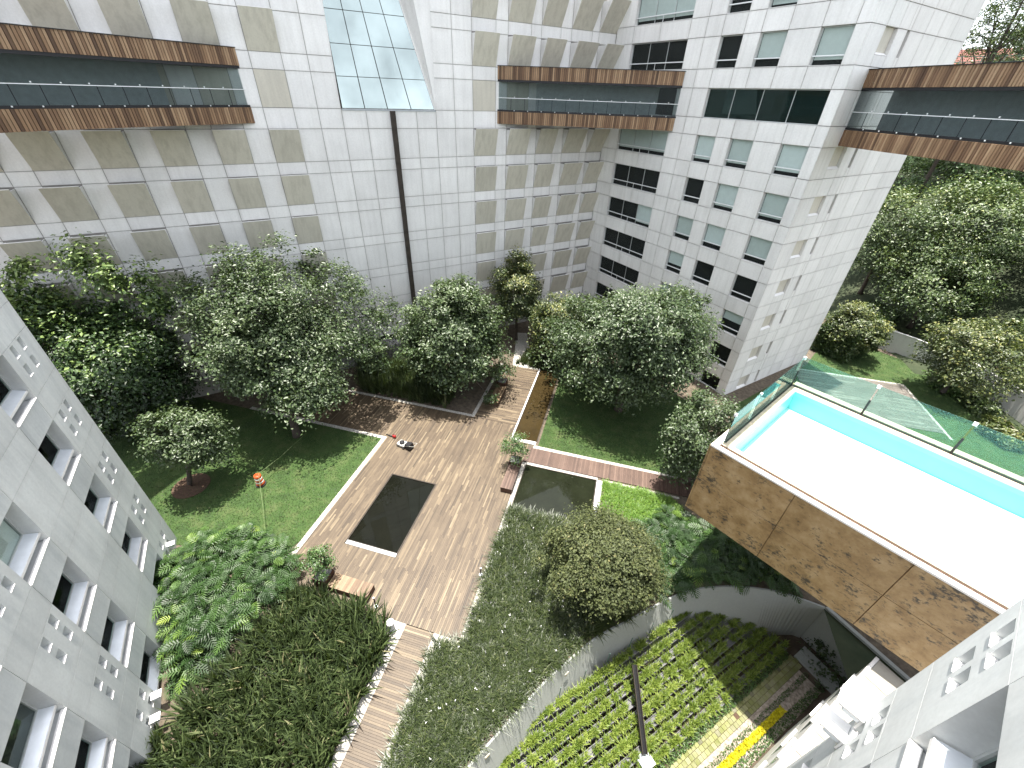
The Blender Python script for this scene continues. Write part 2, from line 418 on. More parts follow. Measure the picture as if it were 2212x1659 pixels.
def tree(name, label, base, c, rad, ncl=170, per=130, csize=1.2, leaf=.2, mat=None, trunk=.22, group=None, tipup=0., shell=.5, lump=.2, limbs=12, cat='tree', aspect=.58, flat=.6, low=-.75, extra=None):
    root = thing(name, label, cat, base, group)
    CC, P, Nn, ct = crown_points(c, rad, ncl, per, csize, shell, lump, flat, low)
    sets = [(CC, P, Nn, ct)]
    for ex in (extra or []):
        sets.append(crown_points(ex[0], ex[1], ex[2], per, csize, shell, lump, flat, low))
    P = np.concatenate([s[1] for s in sets]); Nn = np.concatenate([s[2] for s in sets]); ct = np.concatenate([s[3] for s in sets]); CA = np.concatenate([s[0] for s in sets])
    hz = (P[:, 2] - (c[2] - rad[2])) / (2 * rad[2])
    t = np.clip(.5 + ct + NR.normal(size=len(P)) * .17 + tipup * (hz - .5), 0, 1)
    keep = P[:, 2] > base[2] + .15
    P, Nn, t = P[keep], Nn[keep], t[keep]
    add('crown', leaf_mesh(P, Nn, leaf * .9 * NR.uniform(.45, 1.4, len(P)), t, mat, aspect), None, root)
    b = Vector(base); cc = Vector(c)
    mb = MB(); mid = b.lerp(Vector((c[0], c[1], c[2])), .55) + Vector((R.uniform(-.15, .15), R.uniform(-.15, .15), 0))
    top = Vector((c[0], c[1], c[2] + rad[2] * .45))
    mb.tube([b - Vector((0, 0, .2)), b + Vector((0, 0, .25)), mid, cc, top], [trunk * 1.5, trunk * 1.05, trunk * .8, trunk * .5, trunk * .12], 8)
    tr = add('trunk', mb.me(m_bark, True), None, root)
    mb = MB()
    idx = NR.choice(len(CA), min(limbs, len(CA)), replace=False)
    for i in idx:
        q = Vector(CA[i]); f = R.uniform(.3, .95)
        p0 = b.lerp(cc, .45 + .5 * f); p1 = p0.lerp(q, .5) + Vector((0, 0, .25)); 
        mb.tube([p0, p1, q], [trunk * .38, trunk * .22, trunk * .05], 5, False)
    if idx.size: add('limb', mb.me(m_bark, True), None, root)
    return root

def in_poly(P, poly):
    x, y = P[:, 0], P[:, 1]; ins = np.zeros(len(P), bool); n = len(poly)
    for i in range(n):
        x0, y0 = poly[i]; x1, y1 = poly[(i + 1) % n]
        if y0 == y1: continue
        c = ((y0 > y) != (y1 > y)) & (x < (x1 - x0) * (y - y0) / (y1 - y0) + x0); ins ^= c
    return ins

def scatter(poly, n):
    pa = np.array(poly); lo, hi = pa.min(0), pa.max(0); out = []
    tot = 0
    while tot < n:
        p = NR.uniform(lo, hi, (n * 2, 2)); p = p[in_poly(p, poly)]; out.append(p); tot += len(p)
        if len(p) == 0: break
    return np.concatenate(out)[:n]

def sheet(name, poly, z, mat, kind='structure', parent=None):
    me = mesh([(x, y, z) for x, y in poly], [tuple(range(len(poly)))])
    if me.polygons[0].normal.z < 0: me.flip_normals()
    bm = bmesh.new(); bm.from_mesh(me); bmesh.ops.triangulate(bm, faces=bm.faces); bm.to_mesh(me); bm.free()
    o = add(name, me, mat, parent)
    if kind and parent is None: o['kind'] = kind
    return o

# ================================================================== SETTING
RW = [(-6.5, -4), (-4.2, 1.8), (-2.48, 4.86), (-.88, 7.42), (.09, 8.92), (.8, 9.83), (1.7, 10.95), (2.58, 11.9), (3.9, 13.0), (5.5, 14.4), (7.3, 15.75), (9.2, 16.6), (11.2, 17.1), (13, 17.25), (15, 17)]
def smooth(pts, n=6):
    out = []
    for i in range(len(pts) - 1):
        p0 = pts[max(i - 1, 0)]; p1 = pts[i]; p2 = pts[i + 1]; p3 = pts[min(i + 2, len(pts) - 1)]
        for k in range(n):
            t = k / n
            out.append(tuple(.5 * ((2 * p1[j]) + (-p0[j] + p2[j]) * t + (2 * p0[j] - 5 * p1[j] + 4 * p2[j] - p3[j]) * t * t + (-p0[j] + 3 * p1[j] - 3 * p2[j] + p3[j]) * t ** 3) for j in (0, 1)))
    return out + [pts[-1]]
RWS = smooth(RW, 10)
FLOOR = -3.5
g = sheet('ground', [(-900, -900), (900, -900), (900, 900), (-900, 900)], FLOOR, m_earth)
sheet('terrain', RWS + [(19.5, 12.5), (60, -30), (400, -30), (400, 420), (-400, 420), (-400, -60), (-8, -60)], -.06, m_soil)
# hill on the right
def hill_h(x, y):
    d = (x - 31.8) * .87 + (y - 54.6) * .49 - 3.0
    h = 0 if d < 0 else 27 * (1 - math.exp(-d * .030))
    return h + (0.8 * math.sin(x * .13) * math.sin(y * .11) if d > 6 else 0)
HV = []; HF = []; nx, ny = 60, 60
for j in range(ny):
    for i in range(nx):
        x = 15 + i * 4.5; y = -10 + j * 4.5; HV.append((x, y, hill_h(x, y) - .12))
for j in range(ny - 1):
    for i in range(nx - 1):
        k = j * nx + i; HF.append((k, k + 1, k + nx + 1, k + nx))
tag(add('hill', mesh(HV, HF, 'hill', True), m_hill), kind='structure')

# lawns
LAWN1 = [(-44, 22.35), (-16.75, 22.35), (-16.75, 12.2), (-17.6, 10.2), (-21, 10.4), (-24.2, 9.7), (-44, 14)]
LAWN2 = [(-3.95, 25.3), (7.2, 25.2), (9.5, 27.5), (10.5, 34.5), (3, 40), (-3.95, 40)]
LAWN3 = [(12.6, 36), (19.5, 30), (36, 34), (38, 43), (36.5, 48.5), (33.6, 52), (30, 55), (24, 50.5), (22.2, 47.2)]
for nm, pl in (('lawn', LAWN1), ('lawn', LAWN2), ('lawn', LAWN3)): sheet(nm, pl, -.02, m_lawn)
for pl, n, nm, lab in ((LAWN1, 42000, 'grass', 'short mown grass of the lawn left of the deck'), (LAWN2, 36000, 'grass', 'short mown grass under the big tree right of the canal'), (LAWN3, 26000, 'grass', 'short mown grass of the side lawn behind the pool')):
    p = scatter(pl, n); B = np.column_stack([p, np.full(n, -.02)])
    tag(add(nm, blade_mesh(B, NR.uniform(0, 6.28, n), NR.uniform(.05, .11, n), np.full(n, .03), NR.uniform(.2, .9, n), np.clip(NR.normal(.5, .25, n), 0, 1), m_grassbl)), lab, 'grass', kind='stuff')

# gravel strips (white pebbles beside decks)
for pl in ([(-16.75, 9.9), (-16.4, 9.9), (-16.4, 22.35), (-16.75, 22.35)], [(-30, 22.35), (-16.4, 22.35), (-16.4, 22.68), (-30, 22.68)],
           [(-28, 27.32), (-10.3, 27.32), (-10.3, 27.62), (-28, 27.62)], [(-10.62, 27.62), (-10.3, 27.62), (-10.3, 36.9), (-10.62, 36.9)],
           [(-8.35, -6), (-7.85, -6), (-7.85, 9.42), (-8.35, 9.42)], [(-6.22, -6), (-5.85, -6), (-5.85, 9.42), (-6.22, 9.42)], [(-8.9, 8.6), (-8.35, 8.6), (-8.35, 9.42), (-8.9, 9.42)],
           [(-5.85, 9.1), (-4.72, 9.1), (-4.72, 9.42), (-5.85, 9.42)],
           [(-4.75, 9.42), (-4.45, 9.42), (-4.45, 23.2), (-4.75, 23.2)], [(-4.3, 24.98), (7.2, 24.9), (7.2, 25.25), (-4.3, 25.32)],
           [(-4.45, 22.98), (1.2, 22.95), (1.2, 23.25), (-4.45, 23.28)], [(1.6, 22.95), (7.2, 22.9), (7.2, 23.1), (1.6, 23.18)], [(-9.3, 36.75), (-6.4, 36.65), (-6.6, 37), (-8.2, 40.5), (-9.6, 44.5), (-10.8, 44.2), (-9.8, 39.5)],
           [(-31, 30), (-22, 39), (-17, 42.2), (-21.2, 38.0), (-28.6, 30.4)]):
    sheet('gravel', pl, -.012, m_gravel)
p_ = add('gravel', MB().prism([(-31, 28.6), (-28.5, 27.9), (-19.5, 36.9), (-14.2, 42.2), (-15.4, 42.7), (-17, 41.1)], -.02, 1.5).me(m_greygravel)); p_['kind'] = 'structure'

# ponds and canal
def basin(x0, x1, y0, y1, mat, name):
    mb = MB()
    for a in ((x0 - .06, x0, y0 - .06, y1 + .06), (x1, x1 + .06, y0 - .06, y1 + .06)): mb.box(a[0], a[1], a[2], a[3], -.4, .002)
    for a in ((x0, x1, y0 - .06, y0), (x0, x1, y1, y1 + .06)): mb.box(a[0], a[1], a[2], a[3], -.4, .002)
    o = add('pond_wall', mb.me(m_rust)); o['kind'] = 'structure'
    w = sheet(name, [(x0, y0), (x1, y0), (x1, y1), (x0, y1)], -.055, mat); return w
basin(-13.9, -10.42, 13.15, 19.0, m_pond, 'pond_water')
basin(-4.4, 1.1, 18.6, 22.95, m_pond2, 'pond_water')
basin(-6.2, -4.2, 25.75, 39.0, m_canal, 'canal_water')
kerb = add('kerb', MB().box(-6.38, -6.262, 25.5, 36.9, -.3, .05).box(-6.2, -4.2, 25.36, 25.69, -.3, .05).me(m_sill)); kerb['kind'] = 'structure'
# coping stones
cop = add('pond_coping', MB().box(-13.9, -10.36, 12.82, 13.085, -.3, -.005).me(m_joint)); cop['kind'] = 'structure'
for i in range(6):
    x = -13.9 + i * .59; add('coping_stone', box_me(.58, .26, .05, m_stonegrey), None, cop, Matrix.Translation((x, 12.822, -.012)))
cop = add('pond_coping', MB().box(1.17, 1.6, 18.6, 23.0, -.3, -.005).me(m_joint)); cop['kind'] = 'structure'
for i in range(6):
    add('coping_stone', box_me(.42, .7, .05, m_stonegrey), None, cop, Matrix.Translation((1.172, 18.62 + i * .73, -.012)))

# decks of planks
def planks(regions, mat, wid, along, holes=(), lmin=.7, lmax=2.4, z=.0):
    out = []
    for (x0, x1, y0, y1) in regions:
        a0, a1, b0, b1 = (x0, x1, y0, y1) if along == 'y' else (y0, y1, x0, x1)
        k = 0
        while a0 + k * wid < a1 - .02:
            a = a0 + k * wid; b = b0 - R.uniform(0, 1.0) if lmax < 5 else b0
            while b < b1:
                ln = R.uniform(lmin, lmax); e = min(b + ln, b1); s = max(b, b0)
                if e - s > .08:
                    segs = [(s, e)]
                    for (hx0, hx1, hy0, hy1) in holes:
                        ha0, ha1, hb0, hb1 = (hx0, hx1, hy0, hy1) if along == 'y' else (hy0, hy1, hx0, hx1)
                        if a + wid > ha0 and a < ha1:
                            ns = []
                            for (p, q) in segs:
                                if q <= hb0 or p >= hb1: ns.append((p, q))
                                else:
                                    if p < hb0 - .05: ns.append((p, hb0))
                                    if q > hb1 + .05: ns.append((hb1, q))
                            segs = ns
                    for (p, q) in segs:
                        w0, w1 = a + .004, min(a + wid, a1) - .004; zz = z + R.uniform(-.003, .003)
                        out.append((w0, w1, p + .003, q - .003, zz) if along == 'y' else (p + .003, q - .003, w0, w1, zz))
                b += ln
            k += 1
    return out

def plank_deck(name, regions, mat, wid, along, holes=(), lmin=.7, lmax=2.4, nobj=290, hi=.10):
    mb = MB()
    for (x0, x1, y0, y1) in regions:
        cells = [(x0, x1, y0, y1)]
        for h in holes:
            nc = []
            for c in cells:
                if h[0] >= c[1] or h[1] <= c[0] or h[2] >= c[3] or h[3] <= c[2]: nc.append(c); continue
                if c[0] < h[0]: nc.append((c[0], h[0], c[2], c[3]))
                if h[1] < c[1]: nc.append((h[1], c[1], c[2], c[3]))
                a, b = max(c[0], h[0]), min(c[1], h[1])
                if c[2] < h[2]: nc.append((a, b, c[2], h[2]))
                if h[3] < c[3]: nc.append((a, b, h[3], c[3]))
            cells = nc
        for c in cells: mb.box(c[0] + .001, c[1] - .001, c[2] + .001, c[3] - .001, -.25, -.02)
    root = add(name, mb.me(m_rust)); root['kind'] = 'structure'
    pl = planks(regions, mat, wid, along, holes, lmin, lmax)
    pl.sort(key=lambda p: ((p[0] + p[1]) ** 2 / 4 + (p[2] + p[3]) ** 2 / 4) - 40 * (p[1] - p[0] + p[3] - p[2]))
    rest = pl[nobj:]
    def tv(): 
        t = R.gauss(.5, .19)
        if R.random() < hi: t = R.uniform(.8, 1)
        return min(1, max(0, t))
    for (x0, x1, y0, y1, zz) in pl[:nobj]:
        me = mesh(boxv(0, x1 - x0, 0, y1 - y0, 0, .03), BOXF); me.materials.append(mat)
        a = me.attributes.new('tint', 'FLOAT', 'POINT'); a.data.foreach_set('value', [tv()] * 8)
        add('plank', me, None, root, Matrix.Translation((x0, y0, -.019 + zz)))
    if rest:
        V = []; F = []; T = []
        for (x0, x1, y0, y1, zz) in rest:
            n = len(V); V += boxv(x0, x1, y0, y1, -.019 + zz, .011 + zz); F += [tuple(i + n for i in f) for f in BOXF[1:]]; T += [tv()] * 8
        me = mesh(V, F); me.materials.append(mat); a = me.attributes.new('tint', 'FLOAT', 'POINT'); a.data.foreach_set('value', T)
        tag(add('planks', me, None, root), kind='stuff')
    return root
PH = (-13.96, -10.36, 12.82, 19.06)
plank_deck('deck', [(-16.4, -6.4, 9.42, 27.3), (-6.4, -4.75, 9.42, 25.35), (-29, -16.4, 22.7, 27.3)], m_plank, .105, 'y', [PH])
plank_deck('deck', [(-10.3, -6.4, 27.32, 36.7)], m_plank, .105, 'x', (), 1.2, 3.9)
plank_deck('boardwalk', [(-4.74, 9.0, 23.3, 24.96)], m_plankred, .14, 'y', (), 9, 9.5, hi=.02)
plank_deck('boardwalk', [(-7.85, -6.22, -5, 9.4)], m_plank, .105, 'x', (), 6, 6.5, hi=.03)

# ================================================================== BUILDINGS
S2 = 2 ** -.5
# ---------- back building with the beige wedge panels (wall plane y - x = 58.1)
FW = Frame((-4.3, 53.8), (-S2, -S2), (S2, -S2))
wallb = thing('office_building', 'tall white building with tilted beige wedge panels across the back of the courtyard', 'building', (-24, 34, 0))
add('wall', MB().box(-1.2, 19.2, -6, -.05, -3, 36).box(27.24, 66, -6, -.05, -3, 36).box(19.2, 27.24, -6, -.05, -3, 22.5).box(19.2, 27.24, -6, -4, 22.5, 36).me(m_joint), None, wallb, FW.M(0, 0, 0))
ZR = [2.4, 5.55, 8.7, 11.83, 14.95, 18.12, 21.28, 24.92, 28.2, 31.4, 34.6]     # wedge tops
PHH = 2.28
COLS_R = [(0.0, 2.15), (2.98, 5.4), (6.6, 8.72), (9.8, 12.15), (13.35, 15.65)]
COLS_L = [(30.7, 32.76), (34.36, 36.4), (37.98, 39.97), (41.45, 43.5), (44.95, 46.95), (48.3, 50.35), (51.8, 53.85), (55.3, 57.4), (58.9, 61), (62.4, 64.5)]
GL_S0, GL_S1, GL_Z = 19.28, 27.18, 22.65
cuts = [0, 2.15, 2.98, 5.4, 6.6, 8.72, 9.8, 12.15, 13.35, 15.65, 17.46, 19.25, 21.03, 23.08, 25.29, 27.2, 28.95, 30.7]
for a, b in COLS_L: cuts += [b] if a == 30.7 else [a, b]
cuts = sorted(set(cuts))
wedgecol = {round(a, 2): (a, b) for a, b in COLS_R + COLS_L}
rows = []
prev = 1.62
for zt in ZR:
    rows.append((prev, zt - PHH, 'band') if zt - PHH > prev else None)
    rows.append((max(zt - PHH, prev), zt, 'row')); prev = zt
rows = [r for r in rows if r]
npan = 0
for (z0, z1, kind) in rows:
    for a, b in zip(cuts[:-1], cuts[1:]):
        if z0 > 33: continue
        if kind == 'row' and round(a, 2) in wedgecol and z1 > 3: continue
        if a >= 19.2 and b <= 27.3 and z0 >= 22.5: continue        # glazed bay
        if a < 31 and a > 48 : continue
        FW.box('facade_panel', a + .018, b - .018, -.05, R.uniform(-.004, .004), z0 + .018, z1 - .018, m_white, wallb)
        npan += 1
# wedges: bottom flush, top leaning out
def wedge_me(w, h, p):
    t = .09
    mb = MB()
    mb.poly([(0, 0, 0), (w, 0, 0), (w, p, h), (0, p, h), (0, -.05, 0), (w, -.05, 0), (w, p - t, h), (0, p - t, h)],
            [(0, 1, 2, 3), (7, 6, 5, 4), (3, 2, 6, 7), (0, 4, 5, 1), (1, 5, 6, 2), (0, 3, 7, 4)])
    return mb.me(m_beige)
def cheek_me(h, p):
    return MB().poly([(0, -.05, 0), (0, -.05, h - .10), (0, p - .09, h - .10), (.07, -.05, 0), (.07, -.05, h - .10), (.07, p - .09, h - .10)],
                     [(0, 1, 2), (5, 4, 3), (0, 3, 4, 1), (1, 4, 5, 2), (2, 5, 3, 0)]).me(m_white)
PROT = {2.4: .3, 5.55: .42, 8.7: .42, 11.83: .45, 14.95: .48, 18.12: .55, 21.28: .72, 24.92: .8, 28.2: .9, 31.4: .95, 34.6: 1}
_wc = {}
for zt in ZR:
    if zt < 3 or zt > 34: continue
    for (a, b) in COLS_R + COLS_L:
        if zt == 24.92 and a in (13.35, 30.7, 34.36, 37.98, 9.8, 6.6):
            FW.box('flat_panel', a + .018, b - .018, -.05, .003, zt - PHH + .018, zt - .018, m_cream, wallb); continue
        far = min(1.15, .55 + .12 * (abs(a - 22) - 7) / 3)
        p = max(.1, 1.4 * PROT[zt] * far); w = b - a - .02; h = PHH - .03
        k = (round(w, 2), round(p, 2))
        if k not in _wc: _wc[k] = (wedge_me(w, h, p), cheek_me(h, p))
        o = add('wedge_panel', _wc[k][0], None, wallb, FW.M(a + .01, 0.004, zt - PHH + .015))
        add('rim', box_me(w + .02, .10, .035, m_sill), None, o, FW.M(a, p - .092, zt - .012))
        add('cheek', _wc[k][1], None, o, FW.M(a + .02, 0.004, zt - PHH + .02))
        add('cheek', _wc[k][1], None, o, FW.M(b - .09, 0.004, zt - PHH + .02))
# sloped glazed bay (leans back into the wall going up)
bay = add('glazed_bay', MB().poly([FW.P(GL_S0, .05, GL_Z - .12), FW.P(GL_S1, .05, GL_Z - .12), FW.P(GL_S1, .05, GL_Z), FW.P(GL_S0, .05, GL_Z), FW.P(GL_S0, -.4, GL_Z - .12), FW.P(GL_S1, -.4, GL_Z - .12), FW.P(GL_S1, -.4, GL_Z), FW.P(GL_S0, -.4, GL_Z)], BOXF).me(m_stonegrey), None, wallb)
ZT = 36.0
def bayp(u, v):   # u 0..1 across (right to left), v 0..1 up
    z = GL_Z + .02 + v * (ZT - GL_Z)
    s0 = GL_S0 + .1 + v * 3.6; s1 = GL_S1 - .06 - v * .05
    d = -.02 - v * 2.2
    return FW.P(s0 + (s1 - s0) * u, d, z)
us = [0, .27, .53, .77, 1.0]; vs_ = [0, .155, .305, .455, .61, .8, 1]
m_bayglass = mat_simple('bay_glass', (.46, .53, .50), .05, .85, vary=.30, scale=.2)
for i in range(4):
    for j in range(6):
        g_ = .0045; q = [bayp(us[i] + g_, vs_[j] + g_ / 3), bayp(us[i + 1] - g_, vs_[j] + g_ / 3), bayp(us[i + 1] - g_, vs_[j + 1] - g_ / 3), bayp(us[i] + g_, vs_[j + 1] - g_ / 3)]
        nn = (q[1] - q[0]).cross(q[3] - q[0]).normalized() * .03
        tl = Vector((R.uniform(-.004, .004), R.uniform(-.004, .004), 0)) + FW.n * R.uniform(-.012, .012)
        pp = [q[0], q[1], q[2] + tl, q[3] + tl]
        add('pane', MB().poly(pp + [x - nn for x in pp], BOXF).me(m_bayglass), None, bay)
mb = MB(); q = [bayp(0, 0), bayp(1, 0), bayp(1, 1), bayp(0, 1)]
back = FW.n * -.06
add('mullion', MB().poly([x + back for x in q] + [x + back * 2 for x in q], BOXF).me(m_rust), None, bay)
rv = [FW.P(GL_S0 + .02, -.045, GL_Z), FW.P(GL_S0 + .02, -.045, ZT), FW.P(GL_S0 + 3.6, -2.2, ZT), FW.P(GL_S0 + .1, -.05, GL_Z)]
add('reveal', MB().poly([FW.P(GL_S0 - .1, -.045, GL_Z), FW.P(GL_S0 + 2.4, -.045, ZT), bayp(0, 1), bayp(0, 0)] + [FW.P(GL_S0 - .1, -.3, GL_Z), FW.P(GL_S0 + 2.4, -.3, ZT), bayp(0, 1) + back * 6, bayp(0, 0) + back * 3], BOXF).me(m_white), None, bay)
tri = [(FW.P(GL_S0 - .06, 0, GL_Z), FW.P(GL_S0 - .06, 0, 33), FW.P(GL_S0 + 1.85, 0, 33))]
add('facade_panel', MB().poly(list(tri[0]) + [x - FW.n * .05 for x in tri[0]], [(0, 1, 2), (5, 4, 3), (0, 3, 4, 1), (1, 4, 5, 2), (2, 5, 3, 0)]).me(m_white), None, wallb)
# dark steel post under the bay
post = MB().box(-.19, .19, .03, .36, 0, GL_Z - 1.4).me(m_rust)
add('post', post, None, wallb, FW.M(23.15, 0, 1.3))
# slot windows at the wall foot
for s in (24.6, 26.6, 28.6):
    w = FW.box('slot_window', s - .95, s + .95, -.045, .02, 1.72, 2.2, m_black, wallb)
    FW.box('pane', s - .88, s + .88, .0, .03, 1.78, 2.14, m_glassdark, w)

# ---------- right building (front face + side face)
cR = (12.17, 37.94)
dF = (-0.7230, 0.6908); nF = (-0.6908, -0.7230)
dS = (0.6962, 0.7179); nS = (0.7179, -0.6962)
FF = Frame(cR, dF, nF); FS = Frame(cR, dS, nS)
rb = thing('apartment_building', 'white stone apartment block with recessed square windows and a sharp corner, right of centre', 'building', (12.2, 37.9, 0))
DEP = .42
core = MB().poly([FF.P(DEP, -DEP, -1), FF.P(22.9, -DEP, -1), FF.P(22.9, -14, -1), FS.P(14.5, -DEP, -1), FS.P(DEP, -DEP, -1)], [(0, 1, 2, 3, 4)])
pts = [FF.P(23.6, -DEP, 0), FF.P(23.6, -10, 0), FS.P(14.48, -12, 0), FS.P(14.48, -DEP, 0)]
ck = FF.o + FF.n * -DEP + FS.n * -DEP
add('wall', MB().prism([(ck.x, ck.y)] + [(p.x, p.y) for p in pts], -1, 36).me(m_joint), None, rb)
TOPS = [1.44 + 3.35 * k for k in range(10)]; WH = 2.06
FC = [0, .88, 2.95, 5.2, 7.25, 8.68, 10.62, 12.2, 13.86, 17.1, 20.42, 22.75]
WINC = {.88: 2.95, 5.2: 7.25, 8.68: 10.62}
m_frame = mat_simple('pale_window_frame', (.55, .57, .56), .5, .2, vary=.05)

def window(F, s0, s1, z0, z1, parent, blind, rail=True, mull=0, glass=None):
    g = glass or m_glassdark
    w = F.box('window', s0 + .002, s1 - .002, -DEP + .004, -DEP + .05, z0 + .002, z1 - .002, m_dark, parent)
    t = .05
    fr = MB().box(s0, s0 + t, -.3, -.24, z0, z1).box(s1 - t, s1, -.3, -.24, z0, z1).box(s0 + t, s1 - t, -.3, -.24, z1 - t, z1).box(s0 + t, s1 - t, -.3, -.24, z0, z0 + t)
    for i in range(mull):
        x = s0 + (s1 - s0) * (i + 1) / (mull + 1); fr.box(x - .02, x + .02, -.3, -.24, z0 + t, z1 - t)
    add('frame', fr.me(m_frame), None, w, F.M(0, 0, 0))
    if blind > 0:
        zb = z1 - (z1 - z0) * blind
        F.box('blind', s0 + .06, s1 - .06, -.35, -.335, zb, z1 - .05, m_blind if R.random() < .6 else m_blind2, w)
    F.box('pane', s0 + t, s1 - t, -.285, -.275, z0 + t, z1 - t, g, w)
    if rail:
        F.box('rail', s0 + .01, s1 - .01, -.16, -.06, z0 + .50, z0 + .57, m_rail, w)
        F.box('sill', s0 + .01, s1 - .01, -.26, .012, z0 + .004, z0 + .035, m_sill, w)
        if s1 - s0 > 4: F.box('rail_post', (s0 + s1) / 2 - .02, (s0 + s1) / 2 + .02, -.13, -.09, z0 + .035, z0 + .50, m_rail, w)
    return w

def pan(F, s0, s1, z0, z1, parent, mat=None):
    F.box('facade_panel', s0 + .016, s1 - .016, -DEP, R.uniform(-.004, .004), z0 + .016, z1 - .016, mat or m_whiteF, parent)

blindtab = {}
for k, zt in enumerate(TOPS):
    zb = zt - WH
    if k > 0 or True:
        z_lo = zb if k else -.6
        for a, b in zip(FC[:-1], FC[1:]):
            if k == 7:
                if .87 < a < 10.6 or 13.8 < a < 20.4: continue
            elif a in WINC or 13.8 < a < 20.4: continue
            pan(FF, a, b, max(z_lo, -.6), zt, rb)
        zz1 = TOPS[k + 1] - WH if k < 9 else 35
        for a, b in zip(FC[:-1], FC[1:]): pan(FF, a, b, zt, zz1, rb)
    if k == 7:
        window(FF, .88, 10.62, zb, zt, rb, 0, False, 3, m_glassgreen)
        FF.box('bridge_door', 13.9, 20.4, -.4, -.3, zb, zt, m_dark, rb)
    else:
        z0 = max(zb, -.55)
        for i, (a, b) in enumerate(WINC.items()):
            bl = {(0, 0): 0, (1, 0): 0, (2, 0): .45, (3, 0): 0, (4, 0): .8, (5, 0): .85, (6, 0): .86, (8, 0): .84, (9, 0): .8,
                  (3, 1): 0, (4, 1): .8, (5, 1): .85, (6, 1): .84, (8, 1): .75, (9, 1): .9, (6, 2): .86, (5, 2): 0, (4, 2): .82, (8, 2): 0, (9, 2): .6}.get((k, i), .62)
            window(FF, a, b, z0, zt, rb, bl)
        w = window(FF, 13.86, 20.42, z0, zt, rb, {6: .84, 9: .85}.get(k, 0), True, 2)
        if k == 4: FF.box('blind', 14.0, 16.1, -.35, -.335, z0 + .3, zt - .06, m_blind2, w)
SC = [0, 1.95, 3.58, 4.92, 5.3, 7.4, 9.4, 11.6, 14.45]
for k, zt in enumerate(TOPS):
    zb = zt - WH; zz1 = TOPS[k + 1] - WH if k < 9 else 35
    for a, b in zip(SC[:-1], SC[1:]):
        if a == 3.58: b2 = 4.92
        if a in (1.95, 4.92) and k not in (7,):
            zlow = zt - 1.42
            pan(FS, a, b, max(zb, -.6), zlow, rb) if zlow - max(zb, -.6) > .1 else None
            r_ = FS.box('recess_back', a + .01, b - .01, -DEP + .002, -DEP + .2, zlow, zt, m_cream if a == 1.95 else m_joint, rb)
            if a == 1.95:
                add('sloped_sill', MB().poly([FS.P(a + .01, -.2, zlow), FS.P(b - .01, -.2, zlow), FS.P(b - .01, -.01, zlow), FS.P(a + .01, -.01, zlow), FS.P(a + .01, -.2, zlow + .14), FS.P(b - .01, -.2, zlow + .14), FS.P(b - .01, -.01, zlow + .02), FS.P(a + .01, -.01, zlow + .02)], BOXF).me(m_sill), None, r_)
        else:
            pan(FS, a, b, max(zb, -.6), zt, rb)
        pan(FS, a, b, zt, zz1, rb)

# ---------- left building: grey concrete slabs, plane x + y = -14.25
FL = Frame((-14.25 / 2, -14.25 / 2), (S2, -S2), (S2, S2))
lb = thing('concrete_building', 'pale grey concrete building with deep tilted-sill windows filling the left edge', 'building', (-18, 4, 0))
add('wall', MB().box(-24.36, 3, -8, -.58, -3.4, 27).me(m_joint2), None, lb, FL.M(0, 0, 0))
LT = [2.08, 5.34, 8.59, 11.87, 15.15, 18.43, 21.7]; LBm = [-.2, 3.24, 6.48, 9.75, 13.03, 16.3, 19.6]
LC = [-24.42, -21.65, -19.55, -16.68, -14.57, -11.8, -9.66, -6.85, -4.72, -1.9, 2.5]
LD = .58
def holed(w, h, holes, dep):
    xs = sorted({0, w} | {v for q in holes for v in q[:2]}); zs = sorted({0, h} | {v for q in holes for v in q[2:]})
    mb = MB()
    for x0, x1 in zip(xs[:-1], xs[1:]):
        for z0, z1 in zip(zs[:-1], zs[1:]):
            if any(abs(q[0] - x0) < 1e-6 and abs(q[2] - z0) < 1e-6 for q in holes):
                mb.poly([(x0, 0, z0), (x1, 0, z0), (x1, 0, z1), (x0, 0, z1), (x0, -dep, z0), (x1, -dep, z0), (x1, -dep, z1), (x0, -dep, z1)],
                        [(0, 1, 5, 4), (1, 2, 6, 5), (2, 3, 7, 6), (3, 0, 4, 7), (4, 5, 6, 7)])
            else:
                mb.poly([(x0, 0, z0), (x1, 0, z0), (x1, 0, z1), (x0, 0, z1)], [(0, 1, 2, 3)])
    mb.poly([(0, 0, 0), (w, 0, 0), (w, 0, h), (0, 0, h), (0, -LD, 0), (w, -LD, 0), (w, -LD, h), (0, -LD, h)], [(0, 4, 5, 1), (1, 5, 6, 2), (2, 6, 7, 3), (3, 7, 4, 0)])
    return mb.me(m_grey, fix=False)
